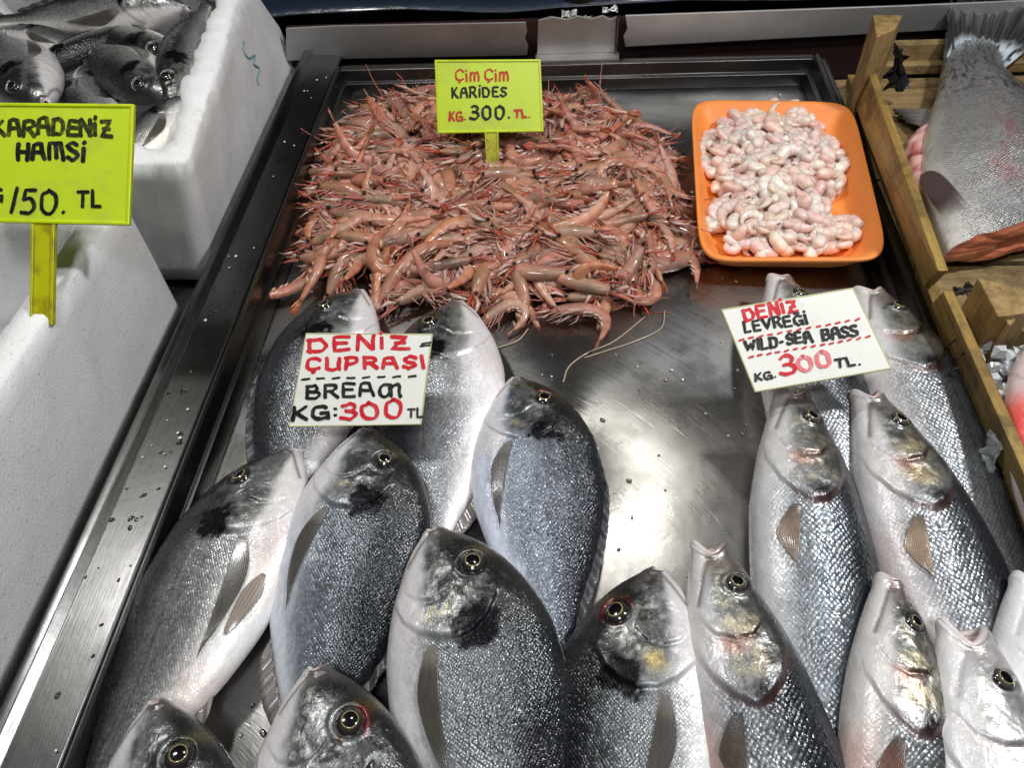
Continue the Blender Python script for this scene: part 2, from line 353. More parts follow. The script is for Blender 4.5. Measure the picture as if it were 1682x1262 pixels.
# ------------------------------------------------------------------ foam boxes
def foam_box(name,top,bot,zt,zb,zf,rimw,label,parts=('shell',),rough=.0015,wave=None,inner_z=None,taper=.012):
    """top/bot: 4 world xy corners in order front-right, back-right, back-left, front-left"""
    top=np.array(top,float);bot=np.array(bot,float)
    N=56
    def loop(c,z,seed,amp,round_=.06):
        pts=[]
        for e in range(4):
            a=c[e];bb=c[(e+1)%4]
            for k in range(N):
                t=k/N; p=a+(bb-a)*t
                L=np.linalg.norm(bb-a); d=min(t,1-t)*L
                cen=c.mean(axis=0); r=.016
                if d<r: p=p+(cen-p)/np.linalg.norm(cen-p)*.55*(r-d)**2/r
                pts.append(p)
        pts=np.array(pts); ang=np.arange(len(pts))*.35
        cen=c.mean(axis=0); dirs=(pts-cen)/np.linalg.norm(pts-cen,axis=1)[:,None]
        pts=pts+dirs*((fbm(ang,ang*0+seed,seed)-.5)*2*amp)[:,None]
        zz=np.full(len(pts),z) if np.isscalar(z) else np.asarray(z)
        return np.c_[pts,zz+(fbm(ang*1.3,ang*0+9,seed+3)-.5)*2*amp]
    def inset(c,w):
        cen=c.mean(axis=0); out=[]
        for i in range(4):
            a=norm(c[(i+1)%4]-c[i]);bb=norm(c[i-1]-c[i]); out.append(c[i]+(a+bb)*w)
        return np.array(out)
    if np.isscalar(zt): zts=np.full(4,zt)
    else: zts=np.array(zt,float)
    zl=np.concatenate([np.linspace(zts[e],zts[(e+1)%4],N,endpoint=False) for e in range(4)])
    loops=[]
    for s in np.linspace(0,1,9):
        c=bot+(top-bot)*s; loops.append(loop(c,zb+(zl-zb)*s,1+int(s*5),rough if 0<s<1 else rough*1.6))
    w=rimw
    lt=loop(inset(top,.004),zl+.003,21,rough*1.2); loops.append(lt)
    lin=loop(inset(top,w),zl+.002,22,rough*1.6)
    if wave is not None: lin=wave(lin)
    loops.append(lt*.5+lin*.5+np.array([0,0,.0008])); loops.append(lin)
    ci=inset(bot,w+taper)
    l2=loop(inset(top,w+.006),zl-.01,23,rough)
    if wave is not None: l2=wave(l2)
    loops.append(l2)
    for s in (.35,.7,1.): 
        c=inset(top,w+.006)*(1-s)+ci*s; loops.append(loop(c,(zl-.01)*(1-s)+zf*s,24,rough))
    n=4*N; V=np.vstack(loops); Fc=[]
    for a in range(len(loops)-1):
        for k in range(n): Fc.append((a*n+k,a*n+(k+1)%n,(a+1)*n+(k+1)%n,(a+1)*n+k))
    V=np.vstack([V,[V[-n:].mean(axis=0)],[V[:n].mean(axis=0)]]); cc=len(V)-2
    Fc+=[((len(loops)-1)*n+k,(len(loops)-1)*n+(k+1)%n,cc) for k in range(n)]+[((k+1)%n,k,cc+1) for k in range(n)]
    o=mesh_obj(name,V,Fc,M['foam'],None,True); tag(o,label,'foam box'); return o
def xy(p): return np.array(p[:2])
# lower (front) box
t_f=xy(P(215,322,.125)); t_n=xy(P(-60,735,.125)); b_f=xy(P(308,506,-.012)); b_n=xy(P(-55,1300,-.012))
w=np.array([-.30,0.0]); foam_box('foam_box',[t_n,t_f,t_f+w,t_n+w],[b_n,b_f,b_f+w,b_n+w],.125,-.012,.006,.026,'empty white polystyrene box at the left, the big yellow price sign stuck in its rim',rough=.0006)
# upper box with fish
tf=xy(P(308,272,.122)); tb=xy(P(408,-40,.135)); bf=np.array([-.361,.56]); bb=np.array([-.362,1.0])
w=np.array([-.36,.03])
def wave(l):
    l=l.copy(); 
    for i in range(len(l)):
        if l[i,0]>-.5: l[i,0]+=.012*(fbm(np.array(l[i,1]*26),np.array(1.),8)-.5)*2; l[i,1]+=.004*math.sin(l[i,0]*90)
    return l
foam_box('foam_box',[tf,tb,tb+w,tf+w],[bf,bb,bb+w,bf+w],[.120,.138,.138,.120],-.012,.05,.026,'white polystyrene box at the top left, full of small grey fish',wave=wave,rough=.0025)
# pen scribble on the box side, following its face
from mathutils.bvhtree import BVHTree
def box_face0(px,py):
    p0=np.array([*tf,.12]); n=norm(np.cross(np.array([*tb,.138])-p0,np.array([*bf,-.012])-p0)); 
    if np.dot(n,CAM-p0)<0: n=-n
    return PP(px,py,p0,n)+n*.0012,n
_par=[x for x in COL.objects if x.name.startswith('foam_box')][-1]
_bvh=BVHTree.FromPolygons([v.co.copy() for v in _par.data.vertices],[tuple(p.vertices) for p in _par.data.polygons])
def box_face(px,py):
    h=_bvh.ray_cast(Vector(CAM),Vector(ray(px,py)))
    return np.array(h[0])+np.array(h[1])*(.0007 if np.dot(np.array(h[1]),CAM-np.array(h[0]))>0 else -.0007),np.array(h[1])
sc=smoothline([(400,68),(398,82),(408,95),(418,90),(415,104),(425,112),(421,128),(424,140)],5)
b=MB()
L=[];nn=None
for p in sc: q,nn=box_face(*p); L.append(q)
b.tube(L,.0013,6,flat=.5,upv=nn); o=b.build('pen_scribble',m_plain('blue_pen',(.25,.42,.47),.6),smooth=True)
par=[x for x in COL.objects if x.name.startswith('foam_box')][-1]; o.parent=par; o['label']='faint blue pen squiggle on the box side'
# ------------------------------------------------------------------ wooden crates at the right
def board(name,poly,thick_dir,th,mat,root):
    pts=[np.array(p) for p in poly]; n=len(pts); t=np.array(thick_dir)*th
    V=pts+[p+t for p in pts]; nm=np.cross(pts[1]-pts[0],pts[2]-pts[0])
    f=[tuple(range(n))[::-1],tuple(range(n,2*n))]+[(i,(i+1)%n,(i+1)%n+n,i+n) for i in range(n)]
    if np.dot(nm,t)<0: f=[q[::-1] for q in f]
    o=bevel(mesh_obj(name,V,f,mat,None,False),.0012,2); 
    return keep_parent(o,root)
crate=empty('wooden_crate',(.45,.68,.0)); tag(crate,'shallow slatted wooden crate at the top right, holding the big headless trout','crate')
zb_,zt_=.024,.085
def tri_block(name,top,z0,z1,root,mat=None):
    b=MB(); b.prism([xy(P(*p,z1)) for p in top],z0,z1); o=b.build(name,mat or M['woodz']); bevel(o,.0012,2); return keep_parent(o,root)
def sideboard(tf,tn,bf,bn,root,zt,zb,th=.008):
    return board('side_board',[P(*bf,zb),P(*bn,zb),P(*tn,zt),P(*tf,zt)],(1,0,0),th,M['wood'],root)
sideboard((1417,92),(1541,445),(1400,165),(1517,470),crate,.088,.052)
sideboard((1392,122),(1503,425),(1388,140),(1500,445),crate,.050,.026,.012)
tri_block('corner_post',[(1434,23),(1484,24),(1470,47),(1440,60)],.02,.13,crate)
# floor slats of the trout crate
ys=[(.44,.535),(.54,.66),(.665,.765),(.77,.855)]
for k,(y0,y1) in enumerate(ys):
    b=MB(); b.box((.302,y0,.018),(.86,y1,.026+.001*(k%2))); keep_parent(bevel(b.build('floor_slat',M['woodx']),.001),crate)
b=MB(); b.box((.335,.872,.026),(.90,.884,.058)); keep_parent(bevel(b.build('end_board',M['woodx']),.0015),crate)
b=MB(); b.box((.335,.860,.0275),(.90,.8715,.040)); keep_parent(bevel(b.build('end_board',M['woodx']),.0015),crate)
tri_block('corner_block',[(1606,455),(1700,480),(1700,512),(1640,520)],.028,.088,crate)
# lower crate with ice
crate2=empty('wooden_crate',(.45,.27,.0)); tag(crate2,'wooden crate at the right edge filled with ice and red fish','crate')
sideboard((1549,478),(1772,985),(1528,500),(1745,1010),crate2,.083,.048)
sideboard((1508,440),(1745,1005),(1500,452),(1738,1030),crate2,.050,.024,.010)
tri_block('corner_block',[(1637,507),(1682,508),(1660,535)],.028,.083,crate2)
b=MB(); a=P(1640,552,.05); b.box((a[0]-.004,a[1],.026),(a[0]+.3,a[1]+.008,.056)); keep_parent(bevel(b.build('end_board',M['woodx']),.001),crate2)
b=MB(); b.box((.30,.0,.012),(.80,.425,.020)); keep_parent(b.build('floor_board',M['woodx']),crate2)
for k,(px,py,ln) in enumerate([(1578,545,.012),(1590,540,.008),(1583,600,.010),(1571,575,.008),(1576,620,.008)]):
    c=P(px,py,.062); c[0]-=.004
    b=MB(); b.tube([c+np.array([-.001,-.000,0]),c+np.array([-.004,.0,.002]),c+np.array([-.004,.0,.002+ln*.4]),c+np.array([.001,ln*.25,.003+ln*.8])],.0007,5)
    keep_parent(b.build('staple',M['black'],smooth=True),crate2)
# ice bed
rs=np.random.default_rng(3); b=MB()
ice=NT('ice'); ice.set(Base_Color=(.86,.89,.91),Roughness=.2,Transmission_Weight=.45,IOR=1.31,Subsurface_Weight=.3,Subsurface_Radius=(.01,.01,.012)); M['ice']=ice.m
for k in range(3200):
    x=.302+.26*rs.random(); y=.05+.37*rs.random(); z=.026+.022*rs.random()+.012*vnoise(x*30,y*30,2); s=.0025+.0045*rs.random()
    d=rs.normal(size=(8,3)); base=np.array([(a,bq,c) for a in(-1,1) for bq in(-1,1) for c in(-1,1)],float)
    v=base*s*.6+d*s*.22+np.array([x,y,z])
    b.add(v,[(0,1,3,2),(4,6,7,5),(0,4,5,1),(2,3,7,6),(0,2,6,4),(1,5,7,3)])
o=b.build('crushed_ice',M['ice']); tag(o,'crushed ice filling the lower wooden crate','ice',kind='stuff')
# black plastic scrap & clear plastic scrap
def crumple(name,pxs,z,mat,amp,label,cat,th=.0006,n=9,seed=1,up=0):
    c=[P(*p,zz) for p,zz in zip(pxs,z)]; V=[]
    for i in range(n):
        for j in range(n):
            s,t=i/(n-1),j/(n-1); p=(c[0]*(1-s)+c[1]*s)*(1-t)+(c[3]*(1-s)+c[2]*s)*t
            p=p+np.array([vnoise(i*.9,j*.9,seed)-.5,vnoise(i*.9,j*.9,seed+5)-.5,vnoise(i*.9,j*.9,seed+9)-.3])*amp; V.append(p)
    o=mesh_obj(name,V,[(i*n+j,(i+1)*n+j,(i+1)*n+j+1,i*n+j+1) for i in range(n-1) for j in range(n-1)],mat,None,False)
    m=o.modifiers.new('t','SOLIDIFY'); m.thickness=th; tag(o,label,cat); return o
crumple('plastic_scrap',[(1455,150),(1485,150),(1486,95),(1468,82)],[.045,.045,.085,.09],M['black'],.014,'crumpled black plastic scrap hanging at the crate corner post','scrap',seed=4)
cl=NT('clear_film'); cl.set(Base_Color=(.75,.79,.81),Roughness=.2,Transmission_Weight=.7,IOR=1.2)
crumple('plastic_scrap',[(1604,748),(1628,782),(1641,735),(1630,712)],[.045,.045,.07,.07],cl.m,.006,'torn scrap of clear plastic film on the rail beside the sea bass','scrap',seed=8)
crumple('dark_leaf',[(1560,482),(1596,492),(1622,484),(1590,470)],[.06,.06,.062,.062],m_plain('wet_leaf',(.03,.02,.013),.3),.01,'dark wet scrap lying on the joint of the two crates','scrap',seed=12)
# ------------------------------------------------------------------ orange foam tray
to=NT('orange_foam'); pz=to.obj(); n1=to.noise(pz,900,2,.5); n2=to.noise(pz,25,3,.5)
to.set(Base_Color=to.mixc(n2,(.90,.27,.05),(.95,.32,.075)),Roughness=.42,Subsurface_Weight=.15,Subsurface_Radius=(.01,.004,.002),Normal=to.bump(n1,.0004,.5))
cor=[P(1134,163,.031),P(1400,167,.050),P(1463,428,.040),P(1149,428,.031)]
for c,z in zip(cor,(.001,.020,.010,.001)): c[2]=z
def otp(a,b):
    s,t=(a+1)/2,(b+1)/2; return (cor[3]*(1-s)+cor[2]*s)*(1-t)+(cor[0]*(1-s)+cor[1]*s)*t
def rr(ang,e=.24):
    c,s=math.cos(ang),math.sin(ang); n=2/e
    k=(abs(c)**n+abs(s)**n)**(-1/n); return c*k,s*k
prof=[(.80,.0012),(.84,.002),(.975,.026),(.99,.0295),(1.0,.0295),(1.003,.027),(.985,.0245),(.86,.0),(.80,-.0005)]
prof=[(.0,.005),(.4,.005),(.74,.0055),(.80,.008),(.93,.0255),(.955,.0285),(.985,.0300),(.998,.0295),(1.0,.0275),(.99,.0255),(.955,.0235),(.83,.0022),(.80,.0012),(.4,.0012),(.0,.0012)]
nA=160; V=[]; 
for (r_,z) in prof:
    for k in range(nA):
        a_,b_=rr(2*math.pi*k/nA); p=otp(a_*r_,b_*r_); V.append((p[0],p[1],p[2]+z+.0005))
Fc=[(i*nA+k,i*nA+(k+1)%nA,(i+1)*nA+(k+1)%nA,(i+1)*nA+k) for i in range(len(prof)-1) for k in range(nA)]
Fc=[f[::-1] for f in Fc]
o=mesh_obj('foam_tray',V,Fc,to.m); tag(o,'orange foam tray with rounded corners, half covered by peeled shrimp','tray')
OT=o
# ------------------------------------------------------------------ fish
SP={}
SP['bream']=dict(
 yd=[(0,.012),(.012,.034),(.04,.073),(.09,.124),(.15,.165),(.22,.196),(.32,.218),(.43,.218),(.56,.192),(.7,.142),(.82,.085),(.92,.052),(1,.052)],
 yv=[(0,-.014),(.012,-.03),(.05,-.064),(.11,-.100),(.2,-.142),(.32,-.172),(.46,-.180),(.6,-.158),(.74,-.110),(.85,-.066),(.93,-.05),(1,-.05)],
 w=[(0,.014),(.02,.03),(.06,.052),(.12,.07),(.2,.085),(.32,.094),(.46,.088),(.62,.064),(.78,.038),(.9,.021),(1,.013)],
 gape=(.004,.02),oper=[(.215,.115),(.262,.085),(.287,.05),(.298,.01),(.290,-.03),(.265,-.07),(.225,-.105),(.16,-.125)],
 pre=[(.165,.035),(.192,.0),(.198,-.035),(.183,-.07),(.15,-.095)],
 eye=(.136,.077,.030),pec=(.298,-.058,.30,.062,-8),skin='bream')
SP['bass']=dict(
 yd=[(0,.012),(.02,.026),(.06,.046),(.12,.070),(.19,.093),(.28,.112),(.4,.124),(.52,.120),(.66,.098),(.8,.066),(.92,.045),(1,.044)],
 yv=[(0,-.022),(.02,-.034),(.06,-.053),(.12,-.076),(.2,-.098),(.32,-.116),(.46,-.120),(.6,-.104),(.74,-.076),(.86,-.05),(.94,-.042),(1,-.042)],
 w=[(0,.020),(.03,.033),(.07,.046),(.13,.060),(.2,.072),(.32,.078),(.46,.074),(.62,.06),(.78,.04),(.9,.024),(1,.015)],
 gape=(.03,.055),oper=[(.215,.075),(.262,.052),(.292,.022),(.300,-.005),(.282,-.035),(.25,-.062),(.20,-.082),(.14,-.083)],
 pre=[(.162,.05),(.188,.025),(.192,-.01),(.180,-.042),(.145,-.062)],
 eye=(.092,.022,.0195),pec=(.312,-.040,.128,.034,-8),skin='bass')
SP['grey']=dict(SP['bream']); SP['grey'].update(yd=[(x,y*.82) for x,y in SP['bream']['yd']],yv=[(x,y*.82) for x,y in SP['bream']['yv']])
def interp_v(poly,v):
    p=np.array(sorted([(b,a) for a,b in poly])); return np.interp(v,p[:,0],p[:,1])
def fish(name,label,cat,group,sp,H,Q,zH,zQ,SL,side='R',roll=0.,bend=0.,sag=0.,seed=1,dark=0.,tone=(1,1,1),res=(240,190),gape=None,fat=1.,deep=1.,blood=0.,gold=.5,pink=0.,fincol=None,pec_ang=0.,pec_len=1.,fins=('tail','dorsal','pec','anal'),fade=0.,eyetone=(.55,.42,.16),pelvic=False,head_px=None):
    S=SP[sp]; kind='bass' if sp=='bass' else 'bream'
    Hw=np.array(H) if len(H)==3 else P(*H,zH); Qw=np.array(Q) if len(Q)==3 else P(*Q,zQ)
    a=norm(Qw-Hw); n=norm(np.array([0,0,1.])-a*a[2]); d=np.cross(n,a); sgn=1 if side=='R' else -1; d=d*sgn
    ro=math.radians(roll); d,n=d*math.cos(ro)+n*math.sin(ro), n*math.cos(ro)-d*math.sin(ro)   # roll>0 lifts the back
    NU,NV=res
    s=np.linspace(0,1,NU); u=.55*s**1.9+.45*s; u/=u[-1]
    yd=curve(S['yd'],u,True)*deep; yv=curve(S['yv'],u,True)*deep; w=curve(S['w'],u,True)*fat
    na=int(NV*.78); th=np.r_[np.linspace(0,math.pi,na,endpoint=False),np.linspace(math.pi,2*math.pi,NV-na,endpoint=False)]
    U=np.repeat(u[:,None],NV,1); TH=np.repeat(th[None],NU,0)
    yc=((yd+yv)/2)[:,None]; hy=((yd-yv)/2)[:,None]; W=w[:,None]
    g=gape if gape is not None else S['gape'][1]
    cz=np.cos(TH); sz=np.sin(TH)
    Y=yc+hy*cz; Zs=np.sign(sz)*np.abs(sz)**.92
    Z=W*Zs; Z=np.where(Z<0,Z*.82,Z)
    X=U.copy()
    up=sz>0
    V_=Y.copy()
    # ---- head relief
    hd=np.zeros_like(X)
    uo=interp_v(S['oper'],V_/deep); do=U-uo; vr=[p[1] for p in S['oper']]
    fo=sstep(min(vr)-.02,min(vr)+.02,V_/deep)*(1-sstep(max(vr)-.015,max(vr)+.02,V_/deep))
    jag=(fbm(V_*22,U*0+seed,seed)-.5)*.010; do=do+jag
    hd+=fo*(.0055*np.exp(-(np.minimum(do,0)/.05)**2)*(1-sstep(-.006,.016,do))-.0015*np.exp(-((do-.010)/.008)**2))
    upx=interp_v(S['pre'],V_/deep); dp=U-upx; vp=[p[1] for p in S['pre']]
    fp=sstep(min(vp)-.01,min(vp)+.02,V_/deep)*(1-sstep(max(vp)-.02,max(vp)+.01,V_/deep))
    hd+=fp*(.003*np.exp(-(np.minimum(dp,0)/.03)**2)*(1-sstep(-.003,.008,dp))-.002*np.exp(-((dp-.006)/.005)**2))
    eu,ev,er=S['eye']; ev=ev*deep; re=np.hypot(U-eu,V_-ev)
    hd+= -.006*(1-sstep(er*.9,er*1.15,re))+.0035*np.exp(-((re-er*1.28)/(er*.25))**2)
    # cheek/ jaw bones
    mx=(.06,-.035*deep) if kind=='bream' else (.075,-.045)
    if kind=='bream':
        t=np.clip(((U-.005)*(.085)+(V_+.005)*(-.07))/(.085**2+.07**2),0,1); dl=np.hypot(U-.005-.085*t,V_+.005+.07*t)
    else:
        t=np.clip(((U-.02)*(.105)+(V_+.012)*(-.042))/(.105**2+.042**2),0,1); dl=np.hypot(U-.02-.105*t,V_+.012+.042*t)
    hd+=-.003*np.exp(-(dl/.006)**2)+.0012*np.exp(-((dl-.018)/.012)**2)*(U<.16)
    headm=1-sstep(.2,.32,U)
    hd+=headm*(fbm(U*45,V_*45,seed+40)-.5)*.004
    hd+=(fbm(U*9,V_*12,seed+50,3)-.5)*.006*(1-headm)
    # lips
    lip=np.exp(-((U-.006)/.010)**2)
    rad=np.where(np.abs(sz)>0,1,1)
    Z=Z+np.where(up,1,-1)*hd*np.abs(sz)**.6
    Y=Y+np.sign(cz)*np.abs(cz)*lip*.003
    Z=Z+np.sign(sz)*np.abs(sz)*lip*.005
    # open mouth
    dec=np.clip(1-U/.13,0,1)**1.6
    low=np.clip(-cz,0,1)
    if kind=='bass':
        X=X+dec*(g*.85*(1-np.abs(cz)**1.6)*np.where(sz>0,1.,.18)-.010*low**2)
        Y=Y+dec*(np.sign(cz)*np.abs(cz)**1.0*g*.36)
    else:
        X=X+dec*(.010*np.abs(sz)**2); 
    # ---- colour
    t=np.clip((V_-yv[:,None])/(yd-yv)[:,None],0,1)
    nz=fbm(U*7,V_*16,seed+3); nf=fbm(U*40,V_*90,seed+5); t2=t+(nz-.5)*.22-dark*-.12*1.0
    if kind=='bream':
        belly=np.array([.76,.74,.74]);flank=np.array([.22,.23,.24]);backc=np.array([.014,.017,.022])
        c=mix(np.broadcast_to(belly,X.shape+(3,)),flank,sstep(.08,.36,t2)); c=mix(c,backc,sstep(.42,.80,t2)*.98)  # naturally dark back, deepened in colour to stand in for shading there
    else:
        belly=np.array([.70,.68,.67]);flank=np.array([.235,.25,.265]);backc=np.array([.016,.022,.032])
        c=mix(np.broadcast_to(belly,X.shape+(3,)),flank,sstep(.10,.38,t2)); c=mix(c,backc,sstep(.44,.80,t2)*.96)  # bass back: own dark colour plus painted shade along the back edge
    c=c*np.array(tone)
    strk=fbm(U*14,V_*150,seed+8,3); c=c*(1+(strk-.5)*.55*(sstep(.25,.6,t))[...])[...,None]
    c=c*(.80+.4*nf)[...,None]
    # lateral line
    vl=(yv+(yd-yv)*(.66-.1*sstep(.2,.8,u)))[:,None]; ll=np.exp(-((V_-vl)/.0028)**2)*sstep(.3,.36,U); c=mix(c,np.array([.06,.06,.065]),ll*.5)
    met=.10+.42*sstep(.2,.5,t)*(1-.4*sstep(.75,1,t)); met=np.broadcast_to(met,X.shape).copy()
    h1=fbm(U*60,V_*60,seed+11); h2=fbm(U*22,V_*26,seed+12)
    inside=headm*(do<0)*1.
    if kind=='bream':
        # plates of the cheek: bright mottled silver; forehead olive black; white throat
        cheek=mix(np.broadcast_to(np.array([.20,.21,.205]),X.shape+(3,)),np.array([.04,.043,.04]),sstep(.42,.62,h2))
        cheek=mix(cheek,np.array([.50,.49,.45]),sstep(.60,.76,h1)*.55)
        fm=inside*sstep(.20,.34,t); c=mix(c,cheek,fm*.85)
        fh=(1-sstep(.24,.36,U))*sstep(.54,.76,t+(h2-.5)*.30); c=mix(c,np.array([.035,.038,.036]),fh*.92)
        # gold band between the eyes
        gb=np.exp(-((U-.105)/.016)**2)*sstep(.72,.9,t); c=mix(c,np.array([.34,.27,.10]),gb*.32*gold)
        # pale snout and throat
        th_=(1-sstep(.18,.32,t+(h2-.5)*.2))*(1-sstep(.25,.4,U)); c=mix(c,np.array([.70,.67,.67]),th_*.85)
        sn=np.exp(-(U/.035)**2); c=mix(c,np.array([.34,.32,.32]),sn*.5)
        # dark blotch at the upper gill cover, yellow mark below it
        
        ye=np.exp(-((U-.238)/.020)**2-((V_+.022)/.024)**2)*sstep(.40,.6,h1); c=mix(c,np.array([.56,.40,.06]),np.clip(ye*.62*gold,0,.6))
        if blood:
            bd=np.exp(-((re-er*1.15)/(er*.3))**2)*sstep(.4,.6,h2); c=mix(c,np.array([.16,.012,.01]),np.clip(bd*1.6*blood,0,.9))
        pk=np.exp(-((U-.33)/.1)**2)*(1-sstep(.1,.3,t)); c=mix(c,np.array([.62,.40,.38]),pk*.35*pink)
        pk=np.exp(-((U-.66)/.08)**2)*(1-sstep(.15,.35,t)); c=mix(c,np.array([.50,.30,.27]),pk*.35*pink)
    else:
        cheek=mix(np.broadcast_to(np.array([.33,.33,.31]),X.shape+(3,)),np.array([.08,.08,.075]),sstep(.50,.72,h2))
        cheek=mix(cheek,np.array([.58,.54,.41]),sstep(.48,.66,h1)*.7)
        fm=inside*sstep(.28,.42,t)*(1-sstep(.74,.86,t)); c=mix(c,cheek,fm*.8)
        fh=headm*sstep(.70,.86,t+(h2-.5)*.15); c=mix(c,np.array([.10,.095,.09]),fh*.85)
        # band of dark skin round the eye and behind it
        eb=np.exp(-((V_-ev)/.016)**2)*(U>.05)*(1-sstep(.15,.22,U)); c=mix(c,np.array([.09,.085,.08]),eb*.6)
        gold_=np.exp(-((U-.165)/.03)**2-((V_-.012)/.028)**2)*sstep(.35,.6,h1); c=mix(c,np.array([.80,.68,.40]),gold_*.6*gold)
        gold2=np.exp(-((U-.235)/.026)**2-((V_-.0)/.03)**2)*sstep(.38,.58,h2); c=mix(c,np.array([.76,.60,.34]),gold2*.6*gold)
        bl=np.exp(-((U-.288)/.02)**2-((V_-.018)/.020)**2); c=mix(c,np.array([.010,.010,.014]),np.clip(bl*1.5,0,1))
        # gill slits: dark red seams
        sl=fp*np.exp(-((dp-.004)/.007)**2)*sstep(-.055,.02,V_); c=mix(c,np.array([.05,.022,.018]),np.clip(sl*1.1,0,.9))
        sp_=fp*np.exp(-((dp-.018)/.014)**2)*(1-sstep(-.02,.03,V_)); c=mix(c,np.array([.50,.20,.15]),sp_*.6)
        so=fo*np.exp(-((do-.006)/.008)**2); c=mix(c,np.array([.26,.11,.09]),so*.4)
        sn=(1-sstep(.03,.085,U)); c=mix(c,np.array([.55,.45,.43]),sn*.55*(1-sstep(.6,.95,t)*.6))
        thr=(1-sstep(.25,.4,t))*headm; c=mix(c,np.array([.72,.70,.69]),thr*.7)
        if pink: 
            pk=(1-sstep(.06,.30,t+(nz-.5)*.2))*sstep(.26,.36,U)*(1-sstep(.5,.8,U)); c=mix(c,np.array([.55,.20,.16]),pk*.6*pink)
    # groove of the mouth
    mg=np.exp(-(dl/.004)**2)*(U<.13); c=mix(c,np.array([.09,.06,.055]),mg*.7)
    groove=fo*np.exp(-((do-.003)/.004)**2); c=mix(c,np.array([.03,.022,.02]),groove*(.22+.3*sstep(-.02,.06,V_)))
    if kind=='bream':
        bl=np.exp(-((U-.280-(h2-.5)*.09)/.042)**2-((V_-.055*deep-(h1-.5)*.07)/.052)**2); blm=np.clip(bl*2.6-.3,0,.98); c=mix(c,np.array([.005,.005,.007]),blm)
    big=fbm(U*6,V_*9,seed+77,3); c=c*(1+(big-.5)*.7*sstep(.3,.55,t)*(1-headm))[...,None]
    dkm=np.zeros(X.shape) if kind!='bream' else blm
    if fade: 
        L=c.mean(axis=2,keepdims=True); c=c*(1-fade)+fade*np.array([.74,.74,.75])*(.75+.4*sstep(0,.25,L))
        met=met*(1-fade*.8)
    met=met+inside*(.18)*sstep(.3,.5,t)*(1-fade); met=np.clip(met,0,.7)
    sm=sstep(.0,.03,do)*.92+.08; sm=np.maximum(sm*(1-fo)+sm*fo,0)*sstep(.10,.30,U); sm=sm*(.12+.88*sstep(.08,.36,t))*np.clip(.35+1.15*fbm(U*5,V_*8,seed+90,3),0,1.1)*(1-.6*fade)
    # ---- bending and sag
    yb=bend*(U**2); zb=-sag*U*(1-U)*4*.25
    X2,Y2,Z2=X*SL,(Y+yb)*SL*sgn,(Z+zb)*SL
    verts=np.c_[X2.ravel(),Y2.ravel(),Z2.ravel()]
    per=np.hypot(np.diff(Y,axis=1,append=Y[:,:1]),np.diff(Z,axis=1,append=Z[:,:1])); arc=np.cumsum(per,axis=1)-per
    # arc measured from the flank line so that scale rows stay straight
    ref=arc[:,na//2][:,None]; suv=np.c_[(U*SL).ravel(),((arc-ref)*SL).ravel(),np.full(U.size,float(seed))*0]
    f=[]
    i0=np.arange(NU-1)[:,None]*NV; j=np.arange(NV)[None]; jn=(j+1)%NV
    q=np.stack([i0+j,i0+jn,i0+NV+jn,i0+NV+j],-1).reshape(-1,4)
    f=[tuple(x) for x in q]
    cols=c.reshape(-1,3); met=met.ravel(); sm=np.clip(sm,0,1).ravel()
    # mouth cavity
    nb=len(verts); rim=verts[:NV]; cen=rim.mean(axis=0); extra=[];
    for k,(kk,dx) in enumerate([(.86,.006),(.66,.022),(.35,.045)]):
        r_=cen+(rim-cen)*kk; r_[:,0]+=dx*SL*(1 if kind=='bass' else .4); extra.append(r_)
        b0=nb+(k-1)*NV if k else 0; b1=nb+k*NV
        f+=[(b0+jj,b1+jj,b1+(jj+1)%NV,b0+(jj+1)%NV) for jj in range(NV)]
    verts=np.vstack([verts]+extra); lastb=nb+2*NV; f.append(tuple(lastb+jj for jj in range(NV)))
    ic=np.array([[.64,.52,.49],[.56,.42,.39],[.30,.17,.15]]).repeat(NV,0)
    f.append(tuple((NU-1)*NV+jj for jj in range(NV)))
    cols=np.vstack([cols,ic]); met=np.r_[met,np.zeros(3*NV)]; sm=np.r_[sm,np.zeros(3*NV)]; suv=np.vstack([suv,verts[nb:]*1.])
    if sgn<0: f=[x[::-1] for x in f]
    o=mesh_obj(name,verts,f,M[S['skin']],None,True,{'Col':np.clip(cols,0,1),'met':met,'sm':sm,'suv':suv,'dk':np.r_[dkm.ravel(),np.zeros(3*NV)]})
    MW=Matrix(((a[0],d[0]*sgn,n[0],Hw[0]),(a[1],d[1]*sgn,n[1],Hw[1]),(a[2],d[2]*sgn,n[2],Hw[2]),(0,0,0,1)))
    o.matrix_world=MW; tag(o,label,cat,group)
    # ---- surface lookup for attached parts
    def surf(uu,vv):
        yd_=float(curve(S['yd'],np.array([uu]),True)[0])*deep; yv_=float(curve(S['yv'],np.array([uu]),True)[0])*deep; w_=float(curve(S['w'],np.array([uu]),True)[0])*fat
        q=(vv-(yd_+yv_)/2)/((yd_-yv_)/2); return w_*max(0,1-min(1,q*q))**.46+(-sag*uu*(1-uu))
    def L(uu,vv,zz): return (uu*SL,(vv+bend*uu*uu)*SL*sgn,zz*SL)
    # eye (both sides of the head)
    e=1e-2; dzdu=(surf(eu+e,ev)-surf(eu-e,ev))/(2*e); dzdv=(surf(eu,ev+e)-surf(eu,ev-e))/(2*e)
    nn=norm((-dzdu,-dzdv,1)); tu=norm(np.cross((0,1,0),nn)); tv=np.cross(nn,tu); c0=np.array([eu,ev,surf(eu,ev)-.003])
